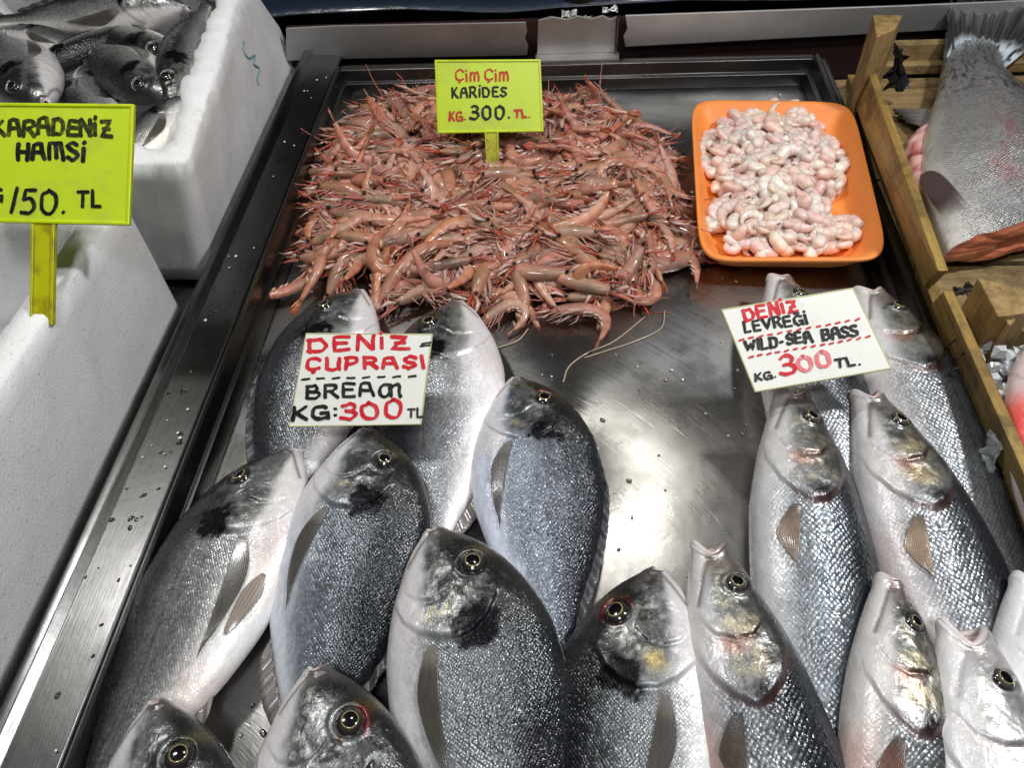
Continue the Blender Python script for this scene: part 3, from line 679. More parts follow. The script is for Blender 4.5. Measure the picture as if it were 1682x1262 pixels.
    for ys in (1,):
        rr_=[0,.2,.42,.52,.565,.62,.75,.88,.96,1.04]; hh=[.42,.41,.37,.345,.33,.29,.22,.12,.04,-.12]
        et=np.array(eyetone); ir=np.array([.035,.033,.03]) if kind=='bream' else np.array([.075,.072,.065]); cc=[(.003,.003,.005)]*3+[(.004,.004,.006),tuple(np.minimum(1,et*.85)),tuple(ir),tuple(ir*.7),tuple(ir*.5),(.015,.014,.013),(.02,.02,.02)]
        K=26; V=[];C=[]
        for r_,h_,c_ in zip(rr_,hh,cc):
            for k in range(K):
                an=2*math.pi*k/K; wob=1+.04*math.sin(an*2+seed)
                p=c0+tu*er*r_*math.cos(an)*wob+tv*er*r_*math.sin(an)+nn*er*h_
                V.append(L(*p)); n_=.75+.5*vnoise(an*3+10,r_*9+seed,seed); C.append(tuple(np.clip(np.array(c_)*(n_ if r_>.5 else 1),0,1)))
        Fc=[(i*K+k,i*K+(k+1)%K,(i+1)*K+(k+1)%K,(i+1)*K+k) for i in range(len(rr_)-1) for k in range(K)]
        if sgn<0: Fc=[x[::-1] for x in Fc]
        mesh_obj('eye',V,Fc,M['eye'],o,True,{'Col':np.array(C)})
    if True:
        rimv=verts[:NV]; lr=(.0055 if kind=='bass' else .0045)*SL; pr_=[rimv[k] for k in range(NV)]; b=MB(); ctr=rimv.mean(0)
        pr_=np.array(pr_); pr_=np.vstack([pr_,pr_[:2]]); pr_=pr_+(ctr-pr_)*.10+np.array([lr*.3,0,0])
        lc=[]
        for k in range(len(pr_)):
            cz_=math.cos(th[k%NV]); q=mix(np.array([.60,.47,.44]),np.array([.20,.16,.155]) if kind=='bream' or dark>.1 else np.array([.36,.29,.27]),float(sstep(.0,.9,cz_))); q=mix(q,np.array([.70,.64,.62]),float(sstep(.1,.9,-cz_))); q=q*(1-fade)+fade*np.array([.72,.70,.70]); lc.append(q)
        b.tube(pr_,lr*(1+.25*np.abs(np.cos(np.r_[th,th[:2]]))),8,np.array(lc),cap=False,upv=(1,0,.01)); b.build('lip',M['fin'],o,True)
    def finmesh(nm,fn,nr,ns,colf,th=.0007,mt='fin'):
        V=[];C=[]
        for i in range(nr):
            for jx in range(ns):
                r_,s_=i/(nr-1),jx/(ns-1)*2-1; V.append(L(*fn(r_,s_))); C.append(tuple(np.clip(colf(r_,s_),0,1)))
        Fc=[(i*ns+jx,i*ns+jx+1,(i+1)*ns+jx+1,(i+1)*ns+jx) for i in range(nr-1) for jx in range(ns-1)]
        oo=mesh_obj(nm,V,Fc,M[mt],o,True,{'Col':np.array(C)}); m=oo.modifiers.new('t','SOLIDIFY'); m.thickness=th; m.offset=0; return oo
    dk=np.array([.075,.068,.056]) if kind=='bream' else np.array([.20,.18,.155])
    if fincol: dk=np.array(fincol)
    if 'pec' in fins:
        pu,pv,pl,pw,pa=S['pec']; pl*=pec_len; an=math.radians(pa+pec_ang); pv*=deep
        tip=np.array([.015,.012,.011]) if kind=='bass' else dk
        def fn(r,s):
            wid=pw*(.14+.86*math.sin(min(1,r*1.9+.12)*math.pi/2))*(1-r)**.55 if kind=='bream' else pw*(.45+.75*math.sin(min(1,r*1.6)*math.pi/2))*(1-max(0,r-.55)/.47)**.6
            x=r*pl*(1-.12*(1-s)*r*.5); y=(s-1)*.5*wid+pw*.32
            if kind=='bream': y=y-(.5*(1-r)*0)+ (-.10*r*(1-r)*pl)
            uu=pu+x*math.cos(an)-y*math.sin(an); vv=pv+x*math.sin(an)+y*math.cos(an)
            return (uu,vv,max(surf(uu,vv),surf(pu,pv)*.55)+.0035+.005*math.sin(r*math.pi*.8)+.0007*abs(math.sin((s+1)*15))*r)
        def cf(r,s):
            ray_=.5+.5*math.sin((s+1)*40); base=dk*(.7+.8*ray_); base=base*(1+2.6*max(0,1-r*5)*(kind=='bream')*np.array([.9,.9,1.]))
            if kind=='bass': base=mix(np.array([.035,.034,.036]),base*np.array([1.2,1.0,.85]),min(1,r*2.2+.1)); pk_=pink*(0 if fincol else 1); base=base*np.array([1+.35*pk_,1-.22*pk_,1-.25*pk_])
            return np.r_[base*(.8+.4*vnoise(r*20,s*6+seed,seed)),min(1,.2+r*9)*(.97-.30*r-.25*r*r)*(.8+.2*ray_) if r<.99 else .3]
        finmesh('pectoral_fin',fn,26,35,cf,.0003,'pfin')
        if kind=='bream':    # silvery shoulder at the root of the fin
            pass
    if 'tail' in fins:
        tl=.24
        def fn(r,s): return (1-.03+r*tl*(.55+.45*abs(s)**1.4),s*(.05+r*.16)*deep,.004*math.sin(s*9)*r-sag*0)
        finmesh('tail_fin',fn,16,41,lambda r,s:np.array([.10,.10,.105])*(.6+.8*(.5+.5*math.sin(s*70)))*(1-.5*r))
    if 'dorsal' in fins:
        hd_=.016 if kind=='bream' else .016
        def fn(r,s):
            uu=.30+(.55 if kind=='bream' else .5)*(s+1)/2; base=float(curve(S['yd'],np.array([uu]),True)[0])*deep
            sp_=abs(math.sin((s+1)*.5*11*math.pi)); return (uu+r*.045,base-.008+r*hd_*(.35+.65*math.sin((s+1)/2*math.pi)**.5)*(.85+.15*sp_),.003*math.sin(s*30)+r*.010)
        finmesh('dorsal_fin',fn,5,89,lambda r,s:np.array([.045,.045,.05])*(.6+.8*abs(math.sin((s+1)*.5*11*math.pi))))
    if 'anal' in fins:
        def fn(r,s):
            uu=.64+.2*(s+1)/2; base=float(curve(S['yv'],np.array([uu]),True)[0])*deep
            return (uu+r*.05,base+.006-r*.035*math.sin((s+1.15)/2.2*math.pi)**.5,.002*math.sin(s*20))
        finmesh('anal_fin',fn,5,31,lambda r,s:np.array([.16,.14,.13])*(.7+.6*abs(math.sin(s*16))))
    if pelvic:
        pc=np.array(pelvic if hasattr(pelvic,'__len__') else (.30,.22,.18))
        def fn(r,s):
            wid=.05*math.sin(min(1,r*2+.1)*math.pi/2)*(1-r)**.5
            uu=.37+r*.16; b_=float(curve(S['yv'],np.array([uu]),True)[0])*deep; vv=b_*(.80 if kind=='bream' else .78)+s*wid*.5+r*.012
            return (uu,vv,surf(uu,vv)+.005+.004*math.sin(r*3))
        finmesh('pelvic_fin',fn,18,15,lambda r,s:pc*(.55+.7*(.5+.5*math.sin((s+1)*16)))*(1.1-.3*r))
    return o
GB='sea bream laid out on the tray'; GS='sea bass laid out on the tray'
def bream(label,**k): return fish('sea_bream',label,'fish',GB,'bream',**k)
def bass(label,**k): return fish('sea_bass',label,'fish',GS,'bass',**k)
bream('sea bream touching the shrimp heap, left of the two behind the bream sign',H=(592,478),Q=(452,790),zH=.030,zQ=.016,SL=.238,side='L',seed=1,dark=-.28,tone=(1.25,1.27,1.3),fat=.9,gold=.2,pink=.6,deep=1.04,bend=-.03)
bream('pale sea bream directly behind the right half of the bream price sign',H=(752,497),Q=(716,860),zH=.030,zQ=.016,SL=.255,side='L',seed=2,dark=-.25,tone=(1.3,1.3,1.32),fat=.9,gold=.2,pink=.5,deep=1.03,bend=.02,fins=('tail','dorsal','anal'))
bream('bluish sea bream in the middle, its right side against the bare steel',H=(848,622),Q=(905,1045),zH=.030,zQ=.016,SL=.228,side='R',seed=3,dark=.24,tone=(.92,1.0,1.18),fat=.88,blood=.4,gold=.6,deep=1.06,pec_ang=-7,bend=.02)
bream('large grey sea bream lying along the left rail, pale belly to the right',H=(485,740),Q=(185,1290),zH=.036,zQ=.020,SL=.268,side='L',seed=4,dark=-.30,tone=(1.5,1.48,1.42),fat=.9,pink=1.,pec_ang=-2,pelvic=(.30,.24,.20),gold=.4,deep=.97,bend=.03,roll=-6)
bream('dark sea bream just below the bream price sign, with a long folded breast fin',H=(606,705),Q=(520,1180),zH=.046,zQ=.022,SL=.238,side='R',seed=5,dark=.22,tone=(.85,.92,1.0),fat=.9,gold=.7,eyetone=(.6,.5,.25),pec_ang=-6,deep=1.08,bend=-.02)
bream('dark backed sea bream at the bottom centre with a yellow cheek mark',H=(712,870),Q=(835,1420),zH=.048,zQ=.030,SL=.270,side='R',seed=6,dark=.20,tone=(.95,.97,.97),fat=.92,gold=1.,pec_ang=2,deep=1.0,roll=4)
bream('sea bream at the bottom centre facing right, red rimmed eye and white throat',H=(1080,935),Q=(1030,1480),zH=.046,zQ=.030,SL=.265,side='L',seed=7,dark=-.06,tone=(1.05,1.07,1.07),fat=.95,gold=1.3,blood=.45,pec_ang=16,deep=.99,roll=-9)
bream('sea bream cut off by the bottom edge, with a bloodshot eye',H=(520,1096),Q=(540,1600),zH=.062,zQ=.040,SL=.26,side='R',seed=8,dark=.05,tone=(1.,1.,1.),fat=.95,gold=.8,blood=.6,deep=1.02)
bream('sea bream head in the lower left corner beside the rail',H=(258,1152),Q=(250,1640),zH=.058,zQ=.040,SL=.26,side='R',seed=9,dark=.12,tone=(1.,1.03,1.05),fat=.95,gold=.8,deep=.92)
# bass
bass('sea bass mostly hidden behind the bass price sign, only snout and flank showing',H=(1282,458),Q=(1395,850),zH=.034,zQ=.02,SL=.33,side='R',seed=11,dark=-.1,tone=(1.1,1.1,1.1),gape=.02,gold=.3,fins=('tail','dorsal'))
bass('farthest right sea bass under the corner of the bass price sign, along the right rim',H=(1428,478),Q=(1598,860),zH=.034,zQ=.022,SL=.35,side='R',seed=12,dark=-.05,tone=(1.1,1.1,1.1),gape=.03,pink=.2,gold=.3,deep=1.02,fins=('tail','dorsal'))
bass('open mouthed sea bass below the bass price sign, left of its neighbour',H=(1303,642),Q=(1352,1180),zH=.050,zQ=.026,SL=.335,side='R',seed=13,dark=.06,tone=(.92,.97,1.0),gape=.036,gold=.6,pink=.15,deep=.95,bend=.015)
bass('open mouthed sea bass nearest the right rim, with a golden gill cover',H=(1425,648),Q=(1605,1090),zH=.050,zQ=.028,SL=.335,side='R',seed=14,dark=-.06,tone=(1.,1.,1.02),gape=.030,gold=1.1,pink=.25,pec_ang=-2,deep=.97,bend=-.02,fincol=(.30,.26,.21))
bass('dark sea bass with a pinkish belly and open gill, right of the bottom centre bream',H=(1168,896),Q=(1292,1400),zH=.056,zQ=.040,SL=.33,side='R',seed=15,dark=.14,tone=(.85,.87,.88),gape=.032,gold=.6,pink=.9,pec_ang=-4,deep=.97,roll=6,bend=.03,fincol=(.085,.075,.07))
bass('small sea bass with closed mouth and reddish fins at the lower right',H=(1462,956),Q=(1500,1440),zH=.058,zQ=.045,SL=.30,side='R',seed=16,dark=-.12,tone=(1.05,1.03,1.0),gape=.006,gold=.7,bend=-.02,roll=-6,pink=.8,deep=.95,pelvic=(.38,.13,.11),fincol=(.15,.085,.07))
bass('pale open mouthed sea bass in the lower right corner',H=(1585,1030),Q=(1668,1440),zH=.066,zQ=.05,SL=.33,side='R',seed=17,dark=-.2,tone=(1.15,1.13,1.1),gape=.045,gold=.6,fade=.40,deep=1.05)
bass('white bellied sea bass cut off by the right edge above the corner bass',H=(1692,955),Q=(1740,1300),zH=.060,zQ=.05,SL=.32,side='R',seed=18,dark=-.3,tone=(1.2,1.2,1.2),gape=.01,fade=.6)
# small grey fish in the upper foam box
GG='grey fish in the foam box'
def grey(label,H,Q,zH,zQ,SL,side,seed,**k):
    k.setdefault('fins',('tail','dorsal','pec')); k.setdefault('tone',(1.25,1.22,1.12)); k.setdefault('dark',-.12); k.setdefault('eyetone',(.2,.18,.12))
    return fish('grey_fish',label,'fish',GG,'grey',H=H,Q=Q,zH=zH,zQ=zQ,SL=SL,side=side,seed=seed,res=(150,100),gold=.1,**k)
grey('long dark grey fish lying across the back of the fish box, head to the right',(312,14),(60,30),.128,.122,.235,'L',21,deep=.72,roll=35,dark=.35)
grey('grey fish on the left of the box with its head turned towards us',(78,172),(-25,20),.118,.105,.24,'R',22,tone=(.9,.9,.88),dark=-.1)
grey('narrow grey fish wedged upright against the right wall of the box',(282,175),(352,-30),.108,.118,.21,'R',23,deep=.75,roll=30,dark=.1)
grey('grey fish in the front corner of the box behind the yellow sign',(318,160),(215,262),.108,.104,.17,'L',24,deep=.85,dark=0.05)
grey('striped grey fish in the middle of the box, belly towards us',(282,160),(130,60),.112,.104,.21,'R',25,dark=.1)
grey('grey fish under the long fish, flank turned up',(300,95),(120,45),.108,.102,.2,'R',26,deep=.8,dark=.05)
grey('small grey fish at the left, tail towards the middle of the box',(10,55),(150,85),.114,.110,.15,'R',27,deep=.8,tone=(.75,.73,.68))
grey('dark fish tail crossing the middle of the box',(40,125),(170,65),.102,.112,.16,'L',28,deep=.7,dark=.3)
grey('grey fish with a white belly low in the box just above the sign',(140,110),(168,220),.100,.094,.15,'R',29,tone=(1,1,1),dark=-.2)
grey('dark grey fish at the bottom of the box near the sign edge',(100,130),(215,215),.098,.094,.15,'L',30,dark=.2)
# ------------------------------------------------------------------ shrimp
def inpoly(x,y,poly):
    c=False;n=len(poly)
    for i in range(n):
        x0,y0=poly[i];x1,y1=poly[i-1]
        if (y0>y)!=(y1>y) and x<(x1-x0)*(y-y0)/(y1-y0)+x0: c=not c
    return c
def edgedist(x,y,poly):
    p=np.array(poly);q=np.roll(p,-1,0);d=q-p;t=np.clip(((x-p[:,0])*d[:,0]+(y-p[:,1])*d[:,1])/(d**2).sum(1),0,1)
    return np.hypot(p[:,0]+d[:,0]*t-x,p[:,1]+d[:,1]*t-y).min()
def shrimp_variant(seed,bend,kink):
    r=np.random.default_rng(seed); n=30; s=np.linspace(0,1,n)
    # curvature concentrated in the tail half
    kap=bend*(np.exp(-((s-.50)/.10)**2)*kink+np.exp(-((s-.68)/.16)**2)+.12); kap*=bend/ (np.trapz(kap,s)+1e-9) if bend else 0
    ang=np.cumsum(kap)/n; 
    pts=np.c_[np.cumsum(np.cos(ang))/n,-np.cumsum(np.sin(ang))/n,np.zeros(n)]; pts-=pts[int(n*.45)]
    rad=np.interp(s,[0,.03,.10,.22,.36,.42,.6,.78,.9,1],[.010,.026,.047,.063,.067,.063,.056,.043,.031,.017])
    for sg in (.40,.49,.58,.67,.76,.86): rad=rad*(1-.10*np.exp(-((s-sg)/.010)**2)+.05*np.exp(-((s-sg+.02)/.018)**2))
    seg=np.zeros(n)
    for sg in (.40,.49,.58,.67,.76,.86): seg=np.maximum(seg,np.exp(-((s-sg)/.012)**2))
    K=12; V=[];C=[]
    T=np.gradient(pts,axis=0);T/=np.linalg.norm(T,axis=1)[:,None]; Nn=np.c_[-T[:,1],T[:,0],T[:,2]]
    head=np.array([.40,.20,.125]);ab=np.array([.54,.255,.17]);tail=np.array([.48,.19,.11]);red=np.array([.40,.10,.065]);olive=np.array([.13,.115,.065])
    for i in range(n):
        for k in range(K):
            t=2*math.pi*k/K; V.append(pts[i]+Nn[i]*rad[i]*math.cos(t)*1.08+np.array([0,0,1])*rad[i]*math.sin(t)*.82)
            c=mix(head,ab,sstep(.32,.45,s[i])); c=mix(c,tail,sstep(.8,.95,s[i])); c=mix(c,red,.55*seg[i]); 
            c=mix(c,olive,.85*np.exp(-((s[i]-.2)/.10)**2)*sstep(-.1,.7,math.cos(t))*(.25+.75*r.random()))
            c=mix(c,red,.45*(1-sstep(.0,.10,s[i]))); c=mix(c,np.array([.72,.50,.40]),.5*sstep(.2,1,-math.cos(t))*sstep(.4,.5,s[i])); c=c*(.85+.3*vnoise(s[i]*25,k*.9,seed))
            C.append(np.clip(c,0,1))
    F_=[(i*K+k,i*K+(k+1)%K,(i+1)*K+(k+1)%K,(i+1)*K+k) for i in range(n-1) for k in range(K)]+[tuple(range(K))[::-1],tuple((n-1)*K+k for k in range(K))]
    b=MB(); b.add(V,F_,C)
    # rostrum spike
    h=pts[0]; fwd=-T[0]; dor=Nn[0]
    b.tube([h+fwd*-.03+dor*.03,h+fwd*.06+dor*.045,h+fwd*.17+dor*.075],[.016,.011,.003],6,red*1.1)
    body=b.build('shrimp',M['shrimp'],None,True)
    # tail fan
    b=MB(); e=pts[-1];tt=T[-1];nd=Nn[-1]
    for q in (-1.,-.45,0,.45,1.):
        d=norm(tt+np.array([0,0,1])*q*.28+nd*.05*r.normal()); L=.135-.03*abs(q)
        b.tube([e-tt*.02,e+d*L*.45,e+d*L*.85,e+d*L],[.012,.020,.016,.005],6,np.array([tail,tail*1.05,red*1.15,red]),flat=.3,upv=nd)
    fan=b.build('tail_fan',M['shrimp'],body,True)
    # legs: walking legs + swimmerets on the inner side
    b=MB()
    for q in range(5):
        i=int(n*(.14+.05*q)); 
        for z in (-1,1):
            a=pts[i]-Nn[i]*rad[i]*.8+np.array([0,0,z*.03]); d=norm(-Nn[i]*(.30+.25*r.random())-T[i]*(1.0-.12*q+.3*r.normal())+np.array([0,0,z*.12*r.random()]))
            m=a+d*.10; b.tube([a,m,m+norm(d-T[i]*.5+Nn[i]*.3*r.normal())*.09],[.010,.008,.003],4,mix(red*1.15,np.array([.58,.38,.31]),r.random()))
    for q in range(5):
        i=int(n*(.44+.09*q))
        if i<n:
            for z in (-1,1):
                a=pts[i]-Nn[i]*rad[i]*.85+np.array([0,0,z*.02]); d=norm(-Nn[i]*.6-T[i]*(.8+.3*r.normal())+np.array([0,0,z*.15])); b.tube([a,a+d*.035,a+d*.07],[.014,.018,.005],5,np.array([.66,.38,.30]),flat=.5)
    legs=b.build('legs',M['shrimp'],body,True)
    b=MB()
    for q in range(3):
        L=(.14+.30*r.random()) if q<2 else .10+.08*r.random(); p=h+dor*.01; d=norm(fwd+dor*.25*r.normal()+np.array([0,0,.35*r.normal()])); ps=[p]
        for k in range(8): d=norm(d+np.array([*(r.normal(size=2)*.13),r.normal()*.10])); ps.append(ps[-1]+d*L/8)
        b.tube(ps,np.linspace(.0075,.0035,9) if q<2 else np.linspace(.011,.004,9),4,red*(1.0+.5*r.random()))
    for z in (-1,1): b.tube([h+fwd*-.02+np.array([0,0,z*.02]),h+fwd*.05-dor*.03+np.array([0,0,z*.04]),h+fwd*.16-dor*.02+np.array([0,0,z*.035])],[.012,.022,.005],5,np.array([.62,.40,.34]),flat=.4)
    ant=b.build('antennae',M['shrimp'],body,True)
    for z in (-1,1):
        b=MB(); c0=h-fwd*.035+dor*.012+np.array([0,0,z*.042])
        R=.019;vv=[];ff=[]
        for i in range(6):
            for k in range(8):
                ph=math.pi*i/5; an=2*math.pi*k/8; vv.append(c0+R*np.array([math.sin(ph)*math.cos(an),math.sin(ph)*math.sin(an),math.cos(ph)]))
        ff=[(i*8+k,(i+1)*8+k,(i+1)*8+(k+1)%8,i*8+(k+1)%8) for i in range(5) for k in range(8)]
        b.add(vv,ff,(.004,.004,.004)); b.build('eye',M['eye'],body,True)
    return body
bends=[.5,.9,1.3,1.8,2.3,2.8,3.3,.7,1.5,2.0]
protos=[shrimp_variant(100+i,bd,.7 if i%2 else .2) for i,bd in enumerate(bends)]
heap_px=[(610,175),(660,155),(720,148),(800,155),(880,158),(985,170),(1048,178),(1058,195),(1048,220),(1075,235),(1125,262),(1140,330),(1136,400),(1130,440),(1095,470),(1060,505),(1000,512),(960,515),(900,512),(838,520),(800,508),(740,505),(690,515),(640,508),(600,490),(560,472),(515,470),(482,452),(502,410),(492,360),(500,300),(512,262),(560,205),(585,180)]
_hc=np.mean(heap_px,axis=0)
heap=[tuple(P(_hc[0]+(p[0]-_hc[0])*.93,_hc[1]+(p[1]-_hc[1])*.93-8,.012)[:2]) for p in heap_px]
hx=[p[0] for p in heap];hyy=[p[1] for p in heap]
def dome(x,y):
    d=edgedist(x,y,heap) if inpoly(x,y,heap) else 0
    return .036*(1-math.exp(-d/.045))*(.75+.5*vnoise(x*14,y*14,6))
def normal_at(x,y):
    e=.012; return norm((-(dome(x+e,y)-dome(x-e,y))/(2*e)*.8,-(dome(x,y+e)-dome(x,y-e))/(2*e)*.8,1))
def pose(x,y,z,yaw,tilt,roll,scale,flip):
    n=Vector(normal_at(x,y)); q=Vector((0,0,1)).rotation_difference(n).to_matrix().to_4x4()
    m=Matrix.Translation((x,y,z))@q@Matrix.Rotation(yaw,4,'Z')@Matrix.Rotation(tilt,4,'Y')@Matrix.Rotation(roll,4,'X')@Matrix.Diagonal((1,1,1,1))
    return m@Matrix.Scale(scale,4)
LS='small raw pink shrimp in the heap behind the bream, shell and whiskers on'
GSH='raw shrimp heaped on the tray'
def put(proto,m,label,group,first):
    if first: r=proto
    else:
        r=proto.copy(); COL.objects.link(r)
        for ch in proto.children:
            c=ch.copy(); COL.objects.link(c); c.parent=r
    r.matrix_world=m; r['label']=label; r['category']='shrimp'; r['group']=group; return r
used=[False]*len(protos)
special=[((1078,478),-.9,5,'curled shrimp at the front right edge of the heap, head hanging onto bare steel',.012,.080),
 ((470,478),-2.45,7,'stray shrimp sticking out at the left front corner of the heap towards the rail',.012,.085),
 ((838,500),.9,6,'tightly curled shrimp at the front edge of the heap, above the middle bream',.013,.075),
 ((968,508),.25,4,'pale curled shrimp lying lowest at the front of the heap, on the bare steel',.012,.085),
 ((1040,205),.5,1,'straight shrimp pointing out at the back right edge of the heap',.02,.085),
 ((1136,420),-1.2,0,'thin reddish shrimp at the right edge of the heap near the orange tray corner',.012,.07)]
pts=[]
rs=np.random.default_rng(11); tries=0
while len(pts)<294 and tries<60000:
    tries+=1
    x=rs.uniform(min(hx),max(hx));y=rs.uniform(min(hyy),max(hyy))
    if not inpoly(x,y,heap) or edgedist(x,y,heap)<.006: continue
    md=.0155 if tries<40000 else .012
    if any((x-a)**2+(y-b)**2<md*md for a,b in pts): continue
    pts.append((x,y))
print('shrimp',len(pts),tries)
order=[]
for (px,vy,vi,lb,z,sc) in special:
    w_=P(*px,z); m=pose(w_[0],w_[1],z,vy,0,0,sc,False); put(protos[vi],m,lb,GSH,not used[vi]); used[vi]=True
for k,(x,y) in enumerate(pts):
    vi=int(rs.integers(len(protos))); yaw=rs.uniform(-math.pi,math.pi)
    if rs.random()<.45: yaw=rs.normal(0,.5)+(math.pi if rs.random()<.5 else 0)
    e=edgedist(x,y,heap); t=.20 if e<.03 else .28
    z=.007+dome(x,y)*.95+rs.uniform(-.003,.006)
    m=pose(x,y,z,yaw,rs.normal(0,t*.45),rs.normal(0,.35)+(math.pi if rs.random()<.5 else 0),rs.uniform(.088,.120),False)
    put(protos[vi],m,LS,GSH,not used[vi]); used[vi]=True
# the layers underneath, one mass
src=[]
for pr in protos[:6]:
    for ob in (pr,pr.children[0] if pr.children else None):
        pass
def meshdata(o):
    me=o.data; v=np.empty(len(me.vertices)*3,np.float32); me.vertices.foreach_get('co',v); c=np.empty(len(me.vertices)*4,np.float32); me.attributes['Col'].data.foreach_get('color',c)
    return v.reshape(-1,3),c.reshape(-1,4)[:,:3],[tuple(p.vertices) for p in me.polygons]
packs=[[meshdata(o) for o in [pr]+[c for c in pr.children if c.name.split('.')[0] in('legs','tail_fan')]] for pr in protos[:7]]
AV=[];AF=[];AC=[];off=0
for k in range(330):
    while True:
        x=rs.uniform(min(hx),max(hx));y=rs.uniform(min(hyy),max(hyy))
        if inpoly(x,y,heap) and edgedist(x,y,heap)>.012: break
    z=.006+dome(x,y)*rs.uniform(.25,.72)
    m=np.array(pose(x,y,z,rs.uniform(-3.14,3.14),rs.normal(0,.15),rs.normal(0,.5)+(math.pi if rs.random()<.5 else 0),rs.uniform(.066,.085),False))
    br_=.8+.35*rs.random()
    for v,c,f in packs[int(rs.integers(len(packs)))]:
        AV.append(v@m[:3,:3].T+m[:3,3]); AC.append(c*br_); AF+=[tuple(i+off for i in q) for q in f]; off+=len(v)
o=mesh_obj('shrimp_layer',np.vstack(AV),AF,M['shrimp'],None,True,{'Col':np.clip(np.vstack(AC),0,1)}); tag(o,'lower layers of the raw shrimp heap, showing between the shrimp on top','shrimp',kind='stuff')
# loose antennae on the steel
for i,(pp,lb) in enumerate([([(1092,510),(1085,540),(1040,562),(1000,575),(960,588)],'long pale whisker lying on the steel right of the bream sign'),([(1060,520),(1010,560),(965,580),(935,602),(925,628)],'long thin whisker curving over the steel towards the middle bream'),([(868,540),(850,560),(815,572)],'short whisker lying on the steel just below the heap')]):
    b=MB(); b.tube(smoothline([P(*p,.0015) for p in pp],6),.0007,5,(.42,.33,.24)); o=b.build('whisker',M['fin'],smooth=True); tag(o,lb,'whisker')
# ------------------------------------------------------------------ peeled shrimp in the orange tray
def peeled_variant(seed,bend):
    r=np.random.default_rng(seed); n=34; s=np.linspace(0,1,n); ang=np.cumsum(np.full(n,bend/n))*(.7+.6*s)
    pts=np.c_[np.cumsum(np.cos(ang))/n,-np.cumsum(np.sin(ang))/n,.06*np.sin(s*4+seed)]; pts-=pts.mean(axis=0)
    rad=np.interp(s,[0,.05,.2,.4,.65,.88,1],[.06,.125,.152,.14,.10,.055,.02])
    for sg in (.2,.36,.52,.68,.83): rad=rad*(1-.10*np.exp(-((s-sg)/.018)**2))
    b=MB(); C=[]
    T=np.gradient(pts,axis=0);T/=np.linalg.norm(T,axis=1)[:,None];Nn=np.c_[-T[:,1],T[:,0],T[:,2]*0];Nn/=np.linalg.norm(Nn,axis=1)[:,None];B=np.cross(T,Nn)
    K=12;V=[];C=[]
    for i in range(n):
        for k in range(K):
            t=2*math.pi*k/K;V.append(pts[i]+rad[i]*(Nn[i]*math.cos(t)+B[i]*math.sin(t)*.85)*(1+.30*(vnoise(s[i]*7,k*.7,seed)-.5)))
            c=mix(np.array([.92,.72,.62]),np.array([.92,.61,.53]),sstep(.3,.8,vnoise(s[i]*4,k*.4,seed+3))); c=mix(c,np.array([.80,.40,.36]),.6*sstep(.8,1,s[i])); c=mix(c,np.array([.55,.45,.40]),.35*sstep(.9,1,math.cos(t)))
            seg_=max(np.exp(-((s[i]-sg)/.014)**2) for sg in (.2,.36,.52,.68,.83)); c=mix(c,np.array([.56,.33,.29]),.45*seg_); C.append(c)
    F_=[(i*K+k,i*K+(k+1)%K,(i+1)*K+(k+1)%K,(i+1)*K+k) for i in range(n-1) for k in range(K)]+[tuple(range(K))[::-1],tuple((n-1)*K+k for k in range(K))]
    b.add(V,F_,C)
    if seed%3==0:
        q=pts[int(n*.3)]+Nn[int(n*.3)]*rad[int(n*.3)]*.9+B[int(n*.3)]*.05; b.tube([q,q+T[int(n*.3)]*.06],[.02,.012],5,(.03,.025,.02))
    return b.build('peeled_shrimp',M['peeled'],None,True)
pp=[peeled_variant(60+i,bd) for i,bd in enumerate([2.6,3.4,4.0,4.6,5.2,5.8,3.0,4.3])]
mound_px=[(1215,180),(1262,168),(1300,175),(1345,190),(1365,235),(1385,255),(1395,305),(1352,345),(1360,365),(1405,378),(1408,412),(1340,416),(1270,412),(1195,408),(1170,390),(1160,355),(1180,330),(1165,290),(1150,230),(1158,205),(1190,190)]
mound=[tuple(P(1270+(p[0]-1270)*.93,300+(p[1]-300)*.93,.022)[:2]) for p in mound_px]; mx_=[p[0] for p in mound];my_=[p[1] for p in mound]
def mh(x,y): return .015*(1-math.exp(-edgedist(x,y,mound)/.028))*(.8+.4*vnoise(x*30,y*30,4))
usedp=[False]*len(pp); got=[];tries=0
LP='peeled pinkish white shrimp curled in the orange foam tray'
while len(got)<250 and tries<30000:
    tries+=1; x=rs.uniform(min(mx_),max(mx_));y=rs.uniform(min(my_),max(my_))
    if not inpoly(x,y,mound): continue
    lay=0 if len(got)<125 else 1
    if any((x-a)**2+(y-b_)**2<.0095**2 and l==lay for a,b_,l in got): continue
    got.append((x,y,lay)); vi=int(rs.integers(len(pp)))
    z=.0125+max(0,x-.12)/.17*.013+(mh(x,y)*.45 if lay==0 else mh(x,y)*1.0+.003)
    m=Matrix.Translation((x,y,z))@Matrix.Rotation(rs.uniform(-3.14,3.14),4,'Z')@Matrix.Rotation(rs.normal(0,.28),4,'Y')@Matrix.Rotation(rs.normal(0,.3)+(math.pi if rs.random()<.5 else 0),4,'X')@Matrix.Diagonal((1,1,1,1))@Matrix.Scale(rs.uniform(.039,.051),4)
    if usedp[vi]: r=pp[vi].copy(); COL.objects.link(r)
    else: r=pp[vi]; usedp[vi]=True
    r.matrix_world=m; r['label']=LP; r['category']='shrimp'; r['group']='peeled shrimp in the orange tray'
print('peeled',len(got))
for i,pr in enumerate(protos):
    if not used[i]:
        for c in list(pr.children): bpy.data.objects.remove(c)
        bpy.data.objects.remove(pr)
